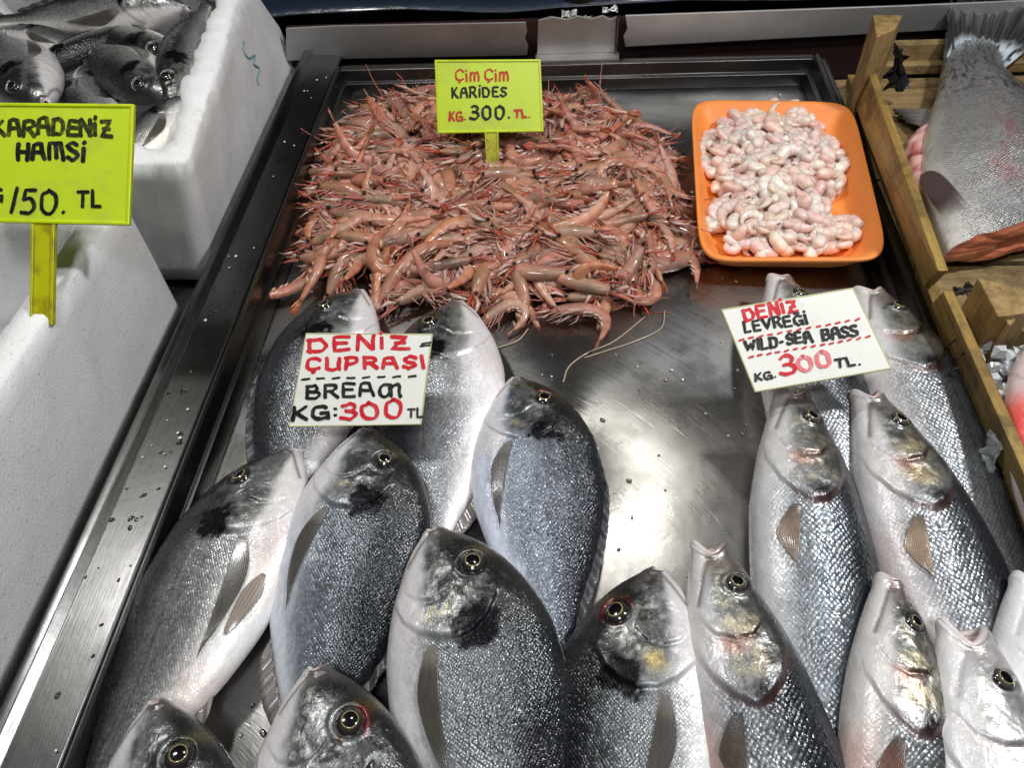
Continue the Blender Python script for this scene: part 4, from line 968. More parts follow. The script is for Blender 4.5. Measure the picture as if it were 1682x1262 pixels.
# ------------------------------------------------------------------ big headless trout in the crate
def big_trout():
    rows=[(52,1557,1668),(75,1553,1652),(95,1550,1642),(120,1545,1645),(150,1540,1662),(180,1530,1690),(210,1520,1715),(240,1512,1738),(270,1508,1755),(300,1508,1768),(330,1514,1780),(360,1524,1790),(390,1536,1800),(412,1546,1806),(424,1552,1810)]
    zc=.048; hts=[.006,.010,.015,.021,.028,.033,.037,.039,.040,.039,.037,.034,.031,.027,.024]
    ys=np.array([r[0] for r in rows],float); yy=np.linspace(ys[0],ys[-1],150)
    l=curve([(r[0],r[1]) for r in rows],yy); rr_=curve([(r[0],r[2]) for r in rows],yy); hh=curve(list(zip(ys,hts)),yy)
    NV=110; V=[];C=[];UVW=[];met=[];sm=[]
    th=np.linspace(0,2*math.pi,NV,endpoint=False)
    A=P(1605,52,zc);Bq=P(1690,424,zc); ax=norm(Bq-A)
    grid=[]
    for i,y in enumerate(yy):
        a=P(l[i],y,zc);b_=P(rr_[i],y-55*float(sstep(.55,1,i/149)),zc); c0=(a+b_)/2; hw=(a-b_)/2
        ring=c0+np.outer(np.cos(th),hw)+np.outer(np.sign(np.sin(th))*np.abs(np.sin(th))**.75*np.where(np.sin(th)>0,1,.55),np.array([0,0,hh[i]]))
        grid.append(ring)
    grid=np.array(grid); n=len(yy)
    # rounded, ragged cut end
    wv=fbm(th*2.5,th*0,9)
    for i in range(n-14,n):
        f=(i-(n-14))/13; grid[i]+=np.outer((wv-.5)*.010*f*f,ax)
    t=(1-np.cos(th))/2          # 0 belly (left) .. 1 towards the back (right)
    T=np.repeat(t[None],n,0); S=np.repeat(np.linspace(0,1,n)[:,None],NV,1)
    nz=fbm(S*8,T*9,31); nf=fbm(S*60,T*50,33)
    c=mix(np.broadcast_to(np.array([.66,.63,.58]),T.shape+(3,)),np.array([.33,.32,.31]),sstep(.05,.30,T+(nz-.5)*.2+.25*(1-S)))
    c=mix(c,np.array([.14,.137,.135]),sstep(.45,.8,T+(nz-.5)*.1)*.75)
    ped=1-sstep(.12,.34,S); c=mix(c,np.array([.17,.165,.16]),ped*.8)
    sp=fbm(S*70,T*38,35,2); spot=sstep(.60,.66,sp)*sstep(.03,.10,S)*(1-sstep(.26,.5,S))+sstep(.70,.74,sp)*sstep(.5,.7,T)
    c=mix(c,np.array([.02,.02,.022]),np.clip(spot,0,1)*.8)
    bl=np.exp(-((S-.07-.02*np.cos(T*4))/.05)**2)*sstep(.35,.55,nf); c=mix(c,np.array([.62,.70,.76]),bl*.9)
    red=np.exp(-((T-(.40+.28*(1-S)**2))/.075)**2)*sstep(.28,.45,S)*(1-sstep(.72,.9,S)); c=mix(c,np.array([.33,.055,.065]),np.clip(red*1.0*sstep(.25,.6,nz),0,.75))
    c=c*(.66+.34*nf)[...,None]
    met=.32*np.ones(T.shape)*(1-.7*sstep(.3,0,T)); sm=sstep(.15,.35,S)*sstep(.02,.12,T)
    arc=T*.0; per=np.linalg.norm(np.diff(grid,axis=1,append=grid[:,:1]),axis=2); arc=np.cumsum(per,1)-per; arc-=arc[:,NV//4][:,None]; Ln=np.linalg.norm(Bq-A)
    verts=grid.reshape(-1,3); suv=np.c_[(S*Ln).ravel(),arc.ravel(),np.zeros(n*NV)]
    f=[(i*NV+k,(i+1)*NV+k,(i+1)*NV+(k+1)%NV,i*NV+(k+1)%NV) for i in range(n-1) for k in range(NV)]; f.append(tuple(range(NV)))
    o=mesh_obj('trout',verts,f,M['trout'],None,True,{'Col':np.clip(c.reshape(-1,3),0,1),'met':met.ravel(),'sm':sm.ravel(),'suv':suv})
    tag(o,'big silvery headless trout in the wooden crate, tail up and belly cut open','fish')
    # cut face, salmon orange
    K=18; V=[];Cc=[]; end=grid[-1]; cen=end.mean(0)
    for q in range(K):
        k_=1.012-q/(K-1)*1.012; 
        for kk in range(NV):
            p=cen+(end[kk]-cen)*k_+ax*(.003*math.sin(min(1,q/5)*math.pi/2)+.0015*(fbm(np.array(kk*.22),np.array(q*.5),3)-.5)-.004*(q>10)); V.append(p)
            base=mix(np.array([.50,.13,.06]),np.array([.58,.21,.11]),sstep(.45,.6,float(fbm(np.array(q*1.3),np.array(kk*.08),5))));
            if q<2: base=np.array([.40,.12,.08])
            Cc.append(base)
    o2=mesh_obj('cut_face',V,[(q*NV+k,q*NV+(k+1)%NV,(q+1)*NV+(k+1)%NV,(q+1)*NV+k) for q in range(K-1) for k in range(NV)],M['flesh'],o,True,{'Col':np.array(Cc)})
    # open belly flesh along the left edge
    bp=[(1520,205),(1512,222),(1500,240),(1492,262),(1494,285),(1498,310),(1508,335),(1520,365),(1534,395),(1545,420)]
    pt=smoothline([P(*p,.040) for p in bp],7); m=len(pt); rad=np.interp(np.linspace(0,1,m),[0,.12,.3,.6,.85,1],[.004,.015,.017,.014,.011,.006])
    K=18;V=[];Cc=[]
    for i in range(m):
        for k in range(K):
            a_=2*math.pi*k/K; w_=1+.45*(fbm(np.array(i*.22),np.array(k*.45),7)-.5)*2
            V.append(pt[i]+np.array([math.cos(a_)*rad[i]*.85*w_+.006,.0,math.sin(a_)*rad[i]*1.0*w_]))
            q=float(fbm(np.array(i*.16),np.array(k*.35),17)); cc_=mix(np.array([.62,.35,.31]),np.array([.32,.045,.06]),sstep(.52,.66,q)); cc_=mix(cc_,np.array([.24,.02,.045]),.8*(1-sstep(.08,.22,i/m))); cc_=mix(cc_,np.array([.70,.50,.46]),.6*sstep(.58,.7,float(fbm(np.array(i*.3),np.array(k*.5),27)))); Cc.append(cc_)
    mesh_obj('belly_flesh',V,[(i*K+k,(i+1)*K+k,(i+1)*K+(k+1)%K,i*K+(k+1)%K) for i in range(m-1) for k in range(K)]+[tuple(range(K)),tuple((m-1)*K+k for k in range(K))],M['flesh'],o,True,{'Col':np.array(Cc)})
    # fins
    def blade(nm,pxs,z,col,parent,n=16,ripple=.002,rays=26):
        c4=[P(*p,zz) for p,zz in zip(pxs,z)]; V=[];Cc=[]
        for i in range(n):
            for j in range(n*2):
                s,t=i/(n-1),j/(2*n-1); p=(c4[0]*(1-t)+c4[1]*t)*(1-s)+(c4[3]*(1-t)+c4[2]*t)*s
                V.append(p+np.array([0,0,ripple*math.sin(t*rays)*s])); Cc.append(np.clip(np.array(col(s,t))*(.7+.5*abs(math.sin(t*rays*1.5)))*(.8+.4*vnoise(s*6,t*30,3)),0,1))
        q=mesh_obj(nm,V,[(i*2*n+j,i*2*n+j+1,(i+1)*2*n+j+1,(i+1)*2*n+j) for i in range(n-1) for j in range(2*n-1)],M['fin'],parent,True,{'Col':np.array(Cc)}); mm=q.modifiers.new('t','SOLIDIFY'); mm.thickness=.0016; mm.offset=0; return q
    def leaf(nm,pa,pb,za,zb_,wpx,col,parent,n=20):
        pa=np.array(pa,float);pb=np.array(pb,float);d=(pb-pa)/np.linalg.norm(pb-pa);nn=np.array([-d[1],d[0]]);V=[];Cc=[];m=25
        for i in range(n):
            for j in range(m):
                s,t=i/(n-1),j/(m-1)*2-1; wv_=wpx*(.6+.4*math.sin(min(1,s*1.45)*math.pi/2))*(1-s**3.5)**.5
                q=pa+(pb-pa)*s+nn*t*wv_*(.75 if t<0 else 1.)+d*14*math.sin(s*math.pi)*t; V.append(P(*q,za+(zb_-za)*s+.003*math.sin(s*math.pi)-.0015*t*t))
                Cc.append(np.r_[np.clip(np.array(col(s,(t+1)/2))*(.8+.4*abs(math.sin(t*22))),0,1),float(sstep(.12,.6,s+.25*t))*.96])
        q=mesh_obj(nm,V,[(i*m+j,i*m+j+1,(i+1)*m+j+1,(i+1)*m+j) for i in range(n-1) for j in range(m-1)],M['pfin'],parent,True,{'Col':np.array(Cc)}); mm=q.modifiers.new('t','SOLIDIFY'); mm.thickness=.0004; mm.offset=0; return q
    # tail fan with ragged edge
    n=22;m=81;V=[];Cc=[]
    root=[P(1548,112,.052),P(1650,112,.052)]; 
    edge=smoothline([P(*p,.066) for p in [(1556,70),(1557,30),(1566,-6),(1600,-16),(1632,-8),(1648,4),(1680,8),(1722,16),(1740,34)]],10); e2=np.interp(np.linspace(0,1,m),np.linspace(0,1,len(edge)),np.arange(len(edge)))
    E_=np.array([edge[int(q)]*(1-q%1)+edge[min(len(edge)-1,int(q)+1)]*(q%1) for q in e2])
    for i in range(n):
        for j in range(m):
            s,t=i/(n-1),j/(m-1); a_=root[0]*(1-t)+root[1]*t; rag=1-.10*sstep(.4,.6,vnoise(t*16,3,5))*s-.04*vnoise(t*60,1,2)*s
            p=a_+(E_[j]-a_)*s*rag+np.array([0,0,.0025*math.sin(t*70)*s+.004*math.sin(t*9)*s+.004*(1-s)*math.sin(t*math.pi)])
            V.append(p); ry=.5+.5*math.sin(t*170); cc_=np.array([.038,.037,.038])*(.45+1.0*ry); 
            bp_=np.exp(-((s-.16-.16*math.sin(t*3.1))/.17)**2)*sstep(.42,.55,vnoise(s*16,t*22,8)); cc_=mix(cc_,np.array([.58,.66,.72]),float(np.clip(bp_*1.0*(1-sstep(.30,.45,s)),0,1)));
            Cc.append(np.clip(cc_,0,1))
    q=mesh_obj('tail_fin',V,[(i*m+j,i*m+j+1,(i+1)*m+j+1,(i+1)*m+j) for i in range(n-1) for j in range(m-1)],M['fin'],o,True,{'Col':np.array(Cc)}); mm=q.modifiers.new('t','SOLIDIFY'); mm.thickness=.0025
    blade('anal_fin',[(1535,178),(1520,210),(1492,200),(1466,181)],[.045,.045,.036,.034],lambda s,t:mix(np.array([.20,.18,.165]),np.array([.055,.05,.05]),s),o)
    leaf('pelvic_fin',(1582,352),(1512,288),.0765,.070,27,lambda s,t:mix(np.array([.40,.36,.32]),np.array([.07,.045,.045]),sstep(-.05,.45,s+.25*(t-.5))),o)
    return o
big_trout()
# red fish on the ice
fish('red_fish','red fish lying on the crushed ice, only its rounded flank inside the picture','fish','red fish on the crushed ice','grey',H=(1700,560),Q=(1742,790),zH=.064,zQ=.054,SL=.19,side='R',seed=41,dark=-.45,tone=(1.15,.17,.15),res=(120,90),gold=0,deep=1.0)
fish('red_fish','lower red fish on the ice with a pale head by the crate board','fish','red fish on the crushed ice','grey',H=(1664,728),Q=(1760,900),zH=.070,zQ=.052,SL=.17,side='R',seed=42,dark=-.45,tone=(1.2,.30,.27),res=(120,90),gold=0,deep=.8,fade=.12)
# ------------------------------------------------------------------ price signs
GL={}
def G(ch,w,*st): GL[ch]=(w,st)
def sm_(*p): return ('~',p)
G('A',.62,[(0,0),(.10,.92),(.26,1),(.46,.98),(.62,0)],[(.07,.45),(.54,.47)])
G('B',.6,[(.02,0),(.04,1)],sm_((.0,.98),(.40,1),(.50,.78),(.36,.56),(.06,.52)),sm_((.06,.52),(.50,.48),(.58,.22),(.40,.02),(.0,.0)))
G('C',.6,sm_((.60,.84),(.34,1),(.06,.74),(.03,.28),(.28,.0),(.60,.12)))
G('Ç',.6,sm_((.60,.84),(.34,1),(.06,.74),(.03,.28),(.28,.0),(.60,.12)),[(.30,0),(.36,-.12),(.24,-.24)])
G('D',.64,[(.04,0),(.04,1)],sm_((-.02,.98),(.42,.95),(.62,.52),(.46,.08),(-.02,.01)))
G('E',.55,[(.55,.98),(.04,.98),(.03,.02),(.56,.02)],[(.03,.52),(.46,.52)])
G('G',.64,sm_((.58,.86),(.32,1),(.05,.72),(.04,.26),(.32,.0),(.60,.16)),[(.36,.44),(.64,.44),(.62,.02)])
G('Ğ',.64,sm_((.58,.80),(.32,.92),(.05,.68),(.04,.26),(.32,.0),(.60,.16)),[(.36,.44),(.64,.44),(.62,.02)],sm_((.18,1.2),(.34,1.1),(.50,1.22)))
G('H',.62,[(.04,0),(.08,1)],[(.56,0),(.60,1)],[(.05,.5),(.58,.52)])
G('I',.14,[(.06,0),(.08,1)])
G('İ',.14,[(.04,0),(.08,.82)],[(.08,1.10),(.12,1.2)])
G('K',.6,[(.05,0),(.08,1)],[(.56,.98),(.08,.46)],[(.16,.56),(.60,0)])
G('L',.5,[(.06,1),(.03,.02),(.5,.03)])
G('M',.78,[(.0,0),(.08,.96),(.36,.95),(.40,.1)],[(.38,.95),(.70,.95),(.78,0)])
G('µ',1.05,sm_((.56,.92),(.22,.98),(.03,.55),(.14,.05),(.40,.12),(.52,.60),(.55,.98)),[(.55,.95),(.56,.05)],sm_((.56,.66),(.76,.98),(.94,.80),(.96,.06),(1.04,.03)))
G('m',.6,[(.02,0),(.04,.66)],sm_((.04,.5),(.18,.68),(.30,.5),(.30,.0)),sm_((.30,.5),(.46,.68),(.58,.5),(.60,.0)))
G('i',.12,[(.05,0),(.06,.62)],[(.08,.88),(.12,.96)])
G('N',.62,[(.03,0),(.05,.98)],[(.05,.98),(.56,.04)],[(.56,.04),(.60,1)])
G('P',.56,[(.04,0),(.05,1)],sm_((.0,.98),(.42,1),(.54,.74),(.38,.50),(.06,.46)))
G('R',.62,[(.04,0),(.05,1)],sm_((.0,.98),(.42,1),(.54,.76),(.38,.54),(.06,.48)),[(.26,.50),(.62,.0)])
G('S',.55,sm_((.54,.88),(.28,1),(.06,.80),(.20,.56),(.46,.42),(.50,.14),(.24,.0),(.0,.12)))
G('T',.6,[(.0,.97),(.60,1)],[(.30,.98),(.28,0)])
G('U',.6,sm_((.03,1),(.03,.35),(.16,.02),(.42,.02),(.56,.30),(.58,1)),[(.58,.6),(.60,.0)])
G('V',.62,[(.0,1),(.28,.02),(.62,1)])
G('W',.84,[(.0,1),(.16,.03),(.42,.75),(.62,.03),(.84,1)])
G('Z',.6,[(.04,.96),(.54,.96),(.04,.03),(.60,.05)],[(.14,.50),(.46,.50)])
G('1',.22,[(.20,1),(.06,.0)])
G('5',.56,[(.58,.96),(.20,.98),(.10,.58)],sm_((.10,.58),(.40,.62),(.52,.32),(.36,.04),(.02,.02)))
G('0',.62,sm_((.34,.98),(.08,.78),(.05,.24),(.30,.02),(.56,.26),(.56,.76),(.32,.99),(.26,.98)))
G('3',.58,sm_((.06,.90),(.32,1),(.52,.80),(.36,.56),(.18,.53)),sm_((.18,.53),(.44,.50),(.56,.24),(.34,.0),(.0,.10)))
G('.',.16,[(.05,.02),(.10,.06)])
G(':',.18,[(.05,.08),(.09,.12)],[(.06,.52),(.10,.56)])
G('-',.4,[(.06,.42),(.36,.46)])
G('=',.6,[(.05,.62),(.60,.70)],[(.0,.22),(.56,.30)])
G(' ',.45)
def marker(name,col,thin=.5,fadec=(.8,.75,.6)):
    t=NT(name); p=t.obj(); n=t.noise(p,900,3,.7); n2=t.noise(p,140,3,.6)
    f=t.math('MULTIPLY',t.ramp(t.math('MULTIPLY_ADD',n2,.6,t.math('MULTIPLY',n,.5)),[(.55,0),(.72,1)]),thin)
    t.set(Base_Color=t.mixc(f,col,fadec),Roughness=.45,Specular_IOR_Level=.3); return t.m
M['ink']=marker('black_marker',(.006,.006,.007),.28,(.2,.2,.17)); M['red_ink']=marker('red_marker',(.62,.008,.022),.3,(.8,.3,.3)); M['pale_ink']=marker('faded_red_marker',(.78,.17,.19),.9,(.86,.55,.52)); M['dull_red']=marker('dull_red_marker',(.50,.035,.012),.4,(.55,.25,.05)); M['ink_worn']=marker('worn_black_marker',(.02,.022,.004),.45,(.35,.40,.03))
def sub_part(o,p):
    o.parent=p; o.matrix_parent_inverse=Matrix.Identity(4)
class Sign:
    def __init__(s,name,label,cat,origin,n,root_at):
        s.o=np.array(origin,float); s.n=norm(n); s.root=empty(name,root_at); tag(s.root,label,cat)
        s.u=norm(np.cross((0,0,1),s.n)); s.v=np.cross(s.n,s.u)
        if np.dot(s.u,RI)<0: s.u=-s.u;s.v=-s.v
        s.lay=0
    def pl(s,px,py):
        d=PP(px,py,s.o,s.n)-s.o; return np.array([d@s.u,d@s.v])
    def w(s,a,h=0.): return s.o+s.u*a[0]+s.v*a[1]+s.n*h
    def plate(s,name,poly,h0,h1,mat,bev=.0006):
        n=len(poly); a=sum(poly[i][0]*poly[(i+1)%n][1]-poly[(i+1)%n][0]*poly[i][1] for i in range(n))
        if a<0: poly=poly[::-1]
        V=[s.w(p,h0) for p in poly]+[s.w(p,h1) for p in poly]
        f=[tuple(range(n))[::-1],tuple(range(n,2*n))]+[(i,(i+1)%n,(i+1)%n+n,i+n) for i in range(n)]
        o=mesh_obj(name,V,f,mat,None,False)
        if bev: bevel(o,bev,2)
        return keep_parent(o,s.root)
    def frame(s,name,poly,wd,h0,h1,mat):
        p=np.array(poly); c=p.mean(0); inn=[]
        for i in range(4):
            a=norm(p[(i+1)%4]-p[i]);b=norm(p[i-1]-p[i]); inn.append(p[i]+(a+b)*wd)
        V=[];
        for q,h in ((p,h0),(p,h1),(np.array(inn),h1),(np.array(inn),h0)): V+=[s.w(x,h) for x in q]
        f=[(a*4+i,a*4+(i+1)%4,((a+1)%4)*4+(i+1)%4,((a+1)%4)*4+i) for a in range(4) for i in range(4)]
        o=bevel(mesh_obj(name,V,f,mat,None,False),.0006,2); return keep_parent(o,s.root)
    def stroke(s,V,Fc,pts,wd,seed,smooth):
        pts=np.array(pts); 
        if smooth: pts=smoothline(pts,5)
        else:
            out=[]
            for a,b in zip(pts[:-1],pts[1:]):
                k=max(2,int(np.linalg.norm(b-a)/(wd*.8))); out+=[a+(b-a)*q/k for q in range(k)]
            out.append(pts[-1]); pts=np.array(out)
        n=len(pts); T=np.gradient(pts,axis=0) if n>1 else np.array([[1,0]]); T/=np.linalg.norm(T,axis=1)[:,None]+1e-9
        N=np.c_[-T[:,1],T[:,0]]
        ang=np.arctan2(T[:,1],T[:,0]); w=wd*.5*(.78+.38*np.abs(np.sin(ang-.6)))
        k=np.arange(n); w=w*(.88+.26*vnoise(k*.8+seed,k*0+seed,seed))
        pts=pts+np.c_[vnoise(k*.4+seed,k*0.,seed)-.5,vnoise(k*.4,k*0+3.,seed+1)-.5]*wd*.35
        h=s.lay; s.lay+=6e-6
        b=len(V); caps=[]
        def add(q,hh): V.append(s.w(q,hh))
        for i in range(n): add(pts[i]+N[i]*w[i],h); add(pts[i]-N[i]*w[i],h)
        for i in range(n-1): Fc.append((b+2*i,b+2*i+1,b+2*i+3,b+2*i+2))
        for i,sg in ((0,-1),(n-1,1)):
            c=len(V); A=[]
            for q in range(7):
                t=math.pi*(q/6)-math.pi/2; A.append(len(V)); add(pts[i]+(T[i]*sg*math.cos(t)*.8+N[i]*sg*math.sin(t)*1.)*w[i],h)
            Fc.append(tuple(A))
    def text(s,st,p0,p1,hpx,wpx,mat,label=None,gap=.22,seed=0):
        p0=np.array(p0,float);p1=np.array(p1,float); d=(p1-p0)/np.linalg.norm(p1-p0); upx=np.array([d[1],-d[0]])
        A=s.pl(*p0);B=s.pl(*p1);Hh=np.linalg.norm(s.pl(*(p0+upx*hpx))-A); e=norm(B-A); up=np.array([-e[1],e[0]])
        wd=Hh/hpx*wpx; tot=sum(GL[c][0] for c in st)+gap*(len(st)-1); k=np.linalg.norm(B-A)/tot; V=[];Fc=[];x=0
        rs_=np.random.default_rng(seed+len(st)); s.lay=max(s.lay,.00025)
        for ci,c in enumerate(st):
            w_,strokes=GL[c]; jy=rs_.normal()*.035; sc=1+rs_.normal()*.04; sh=rs_.normal()*.04
            for q in strokes:
                smo=q[0]=='~'; pts=q[1] if smo else q
                s.stroke(V,Fc,[A+e*(x+(a+sh*b_)*1.)*k+up*(b_*sc+jy)*Hh for a,b_ in pts],wd,int(rs_.integers(1000)),smo)
            x+=w_+gap
        o=mesh_obj('lettering',V,Fc,mat,None,False)
        if label: o['label']=label
        return keep_parent(o,s.root)
    def dashes(s,p0,p1,n,lenf,wpx,mat):
        A=s.pl(*p0);B=s.pl(*p1);k=np.linalg.norm(B-A)/np.linalg.norm(np.array(p1)-np.array(p0)); V=[];Fc=[]; e=(B-A)/n; s.lay=max(s.lay,.00025)
        for i in range(n):
            a=A+e*(i+.1); 
            s.stroke(V,Fc,[a+np.array([0,-.3])*wpx*k*.5,a+e*lenf+np.array([0,.3])*wpx*k*.5],wpx*k,i*7,False)
        return keep_parent(mesh_obj('dashed_line',V,Fc,mat,None,False),s.root)
wp=NT('white_card'); wn=wp.noise(wp.obj(),40,4,.6); wp.set(Base_Color=wp.mixc(wp.math('MULTIPLY',wp.ramp(wp.noise(wp.obj(),28,6,.75),[(.56,0),(.75,1)]),.45),wp.mixc(wn,(.80,.80,.73),(.86,.86,.80)),(.50,.48,.40)),Roughness=.35,Normal=wp.bump(wp.noise(wp.obj(),18,2,.5),.002,.15))
ed=m_plain('card_edge',(.55,.55,.30),.5)
yp=NT('yellow_plastic'); yn=yp.noise(yp.obj(),35,5,.65); dirt=yp.ramp(yp.noise(yp.obj(),24,5,.7),[(.50,0),(.74,1)])
yp.set(Base_Color=yp.mixc(yp.math('MULTIPLY',dirt,.55),yp.mixc(yn,(.50,.66,.012),(.60,.76,.03)),(.40,.42,.10)),Roughness=.38,Subsurface_Weight=.25,Subsurface_Radius=(.004,.006,.001),Transmission_Weight=.0)
yf=NT('yellow_frame'); yfn=yf.noise(yf.obj(),30,4,.6); yf.set(Base_Color=yf.mixc(yf.ramp(yfn,[(.5,0),(.8,1)]),(.58,.72,.004),(.42,.40,.02)),Roughness=.3,Subsurface_Weight=.15,Subsurface_Radius=(.004,.006,.001))
ys=NT('yellow_stake'); ysn=ys.noise(ys.map(ys.obj(),sc=(1,1,.3)),60,5,.7); ys.set(Base_Color=ys.mixc(ys.ramp(ysn,[(.45,0),(.7,1)]),(.48,.50,.006),(.22,.15,.012)),Roughness=.32)
# bream sign
S1=Sign('price_sign','white sign reading DENIZ CUPRASI BREAM KG 300 TL, resting on the two back bream','sign',P(475,702,.062),(-.02,-.52,.85),P(585,700,.062))
pl=[S1.pl(*p) for p in [(474,702),(692,698),(711,548),(502,547)]]
S1.plate('card',pl,-.0018,0,wp.m); S1.frame('edge_trim',pl,.0012,-.0020,.00025,ed)
S1.text('DENİZ',(507,578),(672,572),21,6.2,M['red_ink'],'red handwritten DENIZ'); S1.text('=',(691,571),(708,570),9,3.5,M['ink'])
S1.text('ÇUPRASI',(504,608),(698,604),19,6,M['red_ink'],'red handwritten CUPRASI',gap=.28); S1.dashes((494,623),(694,618),8,.48,3.6,M['ink'])
S1.text('BREAµ',(504,654),(660,651),21,5.2,M['ink'],'black handwritten BREAM',gap=.24); S1.text('KG:',(480,692),(556,687),23,6.2,M['ink']); S1.text('300',(560,691),(660,686),27,6,M['red_ink'],'red handwritten 300'); S1.text('TL',(670,686),(694,686),14,3.6,M['ink'])
# bass sign
S2=Sign('price_sign','white sign reading DENIZ LEVREGI WILD SEA BASS, tilted over the back sea bass','sign',P(1240,645,.078),(-.06,-.50,.85),P(1345,625,.075))
pl=[S2.pl(*p) for p in [(1240,645),(1466,606),(1402,472),(1184,508)]]
S2.plate('card',pl,-.0018,0,wp.m); S2.frame('edge_trim',pl,.0013,-.0020,.00025,ed)
S2.text('DENİZ',(1224,527),(1311,511),19,5.4,M['red_ink'],'red handwritten DENIZ'); S2.text('LEVREĞİ',(1223,546),(1327,531),17,4.6,M['ink'],'black handwritten LEVREGI')
S2.dashes((1213,559),(1419,523),13,.42,4,M['red_ink']); S2.text('WILD-SEA BASS',(1225,578),(1409,550),17,4.8,M['ink'],'black handwritten WILD SEA BASS',gap=.2); S2.dashes((1229,587),(1435,552),14,.42,4,M['red_ink'])
S2.text('KG.',(1241,627),(1275,621),13,3.6,M['ink']); S2.text('3',(1283,617),(1308,613),29,6,M['red_ink']); S2.text('00',(1313,611),(1366,603),25,6,M['pale_ink'],'smudged pale red zeros'); S2.text('TL.',(1374,605),(1414,599),15,4,M['ink'])
# yellow centre sign
base=P(808,266,.045)
S3=Sign('price_sign','small yellow plastic sign reading CIM CIM KARIDES, staked in the shrimp heap','sign',base,(0,-.80,.60),base)
pl=[S3.pl(*p) for p in [(719,219),(893,216),(888,97),(714,98)]]
S3.plate('plate',pl,-.0022,0,yp.m); S3.frame('frame',pl,.0022,-.0026,.0010,yf.m)
st=S3.plate('stake',[S3.pl(*p) for p in [(796,214),(819,214),(820,300),(800,302)]],-.0026,-.0003,ys.m)
sub_part(S3.plate('stake_ridge',[S3.pl(*p) for p in [(796,217),(799,217),(803,300),(801,301)]],-.0004,.0012,ys.m,.0003),st); sub_part(S3.plate('stake_ridge',[S3.pl(*p) for p in [(816,217),(819,217),(820,300),(818,300)]],-.0004,.0012,ys.m,.0003),st)
S3.text('Çim',(748,133),(786,132.5),19,3.4,M['dull_red'],gap=.2); S3.text('Çim',(796,132.5),(834,132),19,3.4,M['dull_red'],gap=.2); S3.text('KARİDES',(742,160),(832,157.5),16,3.6,M['ink'],'black handwritten KARIDES',gap=.26)
S3.text('KG.',(738,199),(765,198),16,3.6,M['dull_red']); S3.text('300.',(772,195),(838,194.5),22,4.4,M['ink'],'black handwritten 300',gap=.28); S3.text('TL.',(845,193),(871,192.5),13,3.6,M['dull_red'])
# yellow left sign
base=P(70,530,.124)
S4=Sign('price_sign','large yellow plastic sign reading KARADENIZ HAMSI 150 TL, staked in the foam box rim','sign',base,(.05,-.66,.75),base)
pl=[S4.pl(*p) for p in [(-75,364),(213,370),(221,171),(-70,168)]]
S4.plate('plate',pl,-.0022,0,yp.m); S4.frame('frame',pl,.0024,-.0026,.0011,yf.m)
st=S4.plate('stake',[S4.pl(*p) for p in [(52,362),(91,363),(88,534),(50,534)]],-.0028,-.0003,ys.m); sub_part(S4.plate('stake_ridge',[S4.pl(*p) for p in [(52,368),(57,368),(54,534),(50,534)]],-.0004,.0014,ys.m,.0004),st); sub_part(S4.plate('stake_ridge',[S4.pl(*p) for p in [(86,369),(91,369),(88,534),(83,534)]],-.0004,.0014,ys.m,.0004),st)
S4.text('KARADENİZ',(-9,222),(184,223),26,6.8,M['ink_worn'],'worn black handwritten KARADENIZ',gap=.2); S4.text('HAMSİ',(28,261),(140,264),27,7,M['ink'],'black handwritten HAMSI'); S4.text('KG',(-48,333),(4,333),24,5,M['ink']); S4.text('150.',(16,347),(108,352),40,6,M['ink'],'black handwritten 150',gap=.2); S4.text('TL',(128,340),(165,341),26,5.4,M['ink'])
# ------------------------------------------------------------------ water drops on the steel
wd=NT('water'); wd.set(Base_Color=(1,1,1),Roughness=.02,Transmission_Weight=1.,IOR=1.33)
b=MB(); rs=np.random.default_rng(5)
def drop(c,r,h):
    n=10;rings=[(1,0),(.92,.45),(.65,.8),(.3,.97)];V=[];ph=rs.random()*6
    for q,z in rings:
        for k in range(n):
            a=2*math.pi*k/n; rr_=r*q*(1+.22*math.sin(2*a+ph)); V.append((c[0]+rr_*math.cos(a),c[1]+rr_*math.sin(a),c[2]+z*h))
    V.append((c[0],c[1],c[2]+h)); V.append((c[0],c[1],c[2]-.0001))
    f=[(i*n+k,i*n+(k+1)%n,(i+1)*n+(k+1)%n,(i+1)*n+k) for i in range(3) for k in range(n)]+[(3*n+k,3*n+(k+1)%n,4*n) for k in range(n)]+[((k+1)%n,k,4*n+1) for k in range(n)]
    b.add(V,f)
for k in range(70):
    x=rs.uniform(-.325,-.296);y=rs.uniform(.05,.9); z=.0330+(-.294-x)/.032*.0015+.0004; drop((x,y,z),rs.uniform(.0007,.0026),.0009)
for px,py,r in [(443,1148,.004),(432,1205,.0025),(415,1160,.0015),(470,1120,.0015),(640,1130,.003),(655,1150,.002),(990,690,.0022),(985,540,.0015),(620,1125,.002),(1185,455,.001),(1050,640,.001)]:
    drop(P(px,py,.0008),r,r*.35)
for k in range(26):
    x=rs.uniform(-.2,.22);y=rs.uniform(.25,.6); drop((x,y,.0009),rs.uniform(.0008,.002),.0005)
for k in range(110): drop((rs.uniform(-.26,.27),rs.uniform(.1,.88),.0009),rs.uniform(.0005,.0013),.0006)
o=b.build('water_drops',wd.m,smooth=True); tag(o,'water drops scattered on the steel tray and rail','water',kind='stuff')
b=MB()
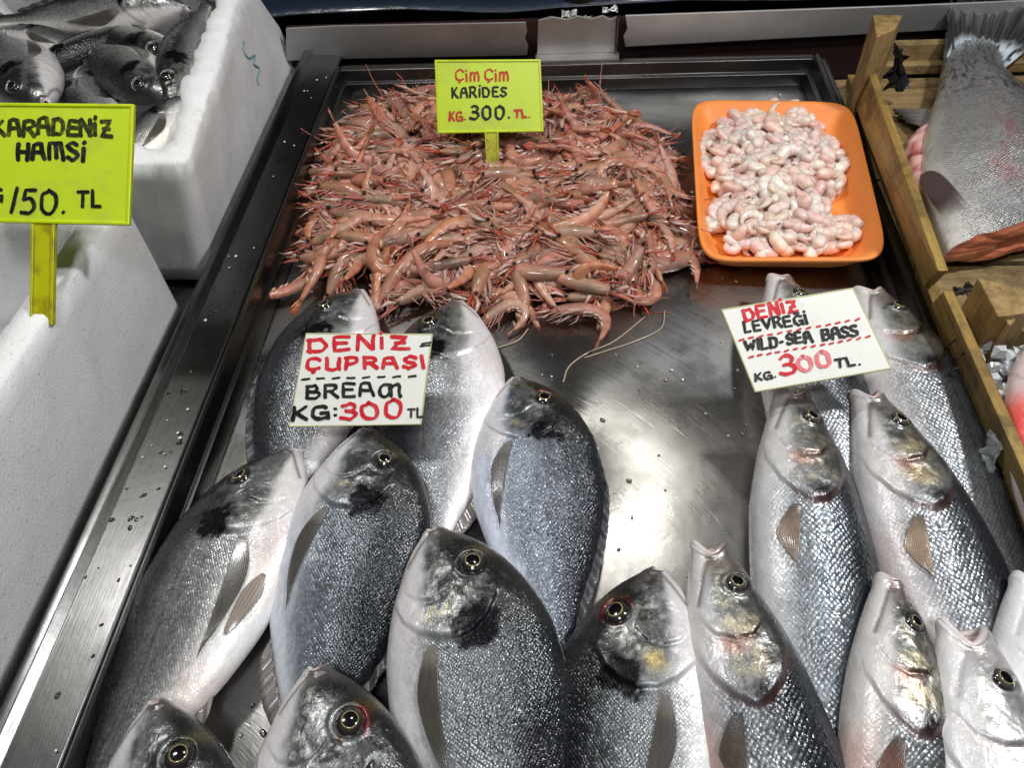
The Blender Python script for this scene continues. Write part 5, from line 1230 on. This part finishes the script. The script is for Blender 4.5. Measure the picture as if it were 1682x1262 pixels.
for k in range(150):
    x=rs.uniform(-.27,.27) if k%6 else rs.uniform(-.325,-.296); y=rs.uniform(.1,.88); z=.0019 if k%6 else .0352; r=rs.uniform(.0006,.0015); a=rs.random()*6
    V=[(x+r*math.cos(a+q)*(1 if q%2 else .8),y+r*math.sin(a+q),z+rs.uniform(0,.0006)) for q in np.linspace(0,5.2,6)]; n=len(V); V+=[(p[0],p[1],p[2]-.0002) for p in V]
    b.add(V,[tuple(range(n)),tuple(range(n,2*n))[::-1]]+[((i+1)%n,i,i+n,(i+1)%n+n) for i in range(n)])
o=b.build('loose_scales',m_plain('loose_scale',(.7,.7,.7),.25)); tag(o,'loose fish scales and specks stuck to the wet steel','scales',kind='stuff')
# ------------------------------------------------------------------ light
w=bpy.data.worlds.new('World'); scene.world=w; w.use_nodes=True; nt=w.node_tree; bg=nt.nodes['Background']
tc=nt.nodes.new('ShaderNodeTexCoord'); sp=nt.nodes.new('ShaderNodeSeparateXYZ'); rm=nt.nodes.new('ShaderNodeValToRGB'); nt.links.new(tc.outputs['Generated'],sp.inputs[0]); nt.links.new(sp.outputs[2],rm.inputs[0]); nt.links.new(rm.outputs[0],bg.inputs[0])
e=rm.color_ramp.elements; e[0].position=.50; e[0].color=(.13,.13,.135,1); e[1].position=1.; e[1].color=(1,.98,.95,1)
bg.inputs[1].default_value=.085
def lamp(name,loc,at,size,power,col):
    l=bpy.data.lights.new(name,'AREA'); l.shape='DISK'; l.size=size; l.energy=power; l.color=col; o=bpy.data.objects.new(name,l); COL.objects.link(o); o.location=loc
    o.rotation_euler=(Vector(at)-Vector(loc)).to_track_quat('-Z','Y').to_euler(); return o
lamp('market_lamp',(.14,.84,1.05),(.0,.45,0),.10,1.3,(1,.96,.88))
lamp('market_lamp',(.62,.42,1.0),(.1,.4,0),.10,7.6,(.98,.99,1))
lamp('market_lamp',(-.55,.62,1.15),(-.2,.4,0),.12,4.9,(1,.99,.97))
lamp('market_lamp',(.0,-.25,1.25),(.0,.4,0),.2,5.0,(.98,.99,1))
# ------------------------------------------------------------------ camera
cam=bpy.data.cameras.new('camera'); cam.sensor_width=36; cam.lens=36*F/1682; cam.clip_start=.01; cam.clip_end=50
co=bpy.data.objects.new('camera',cam); COL.objects.link(co)
co.matrix_world=Matrix(((RI[0],UP[0],-FW[0],0),(RI[1],UP[1],-FW[1],0),(RI[2],UP[2],-FW[2],.5),(0,0,0,1)))
scene.camera=co
scene.render.engine='CYCLES'; scene.view_settings.view_transform='Standard'; scene.view_settings.look='None'; scene.view_settings.exposure=0; scene.view_settings.gamma=1
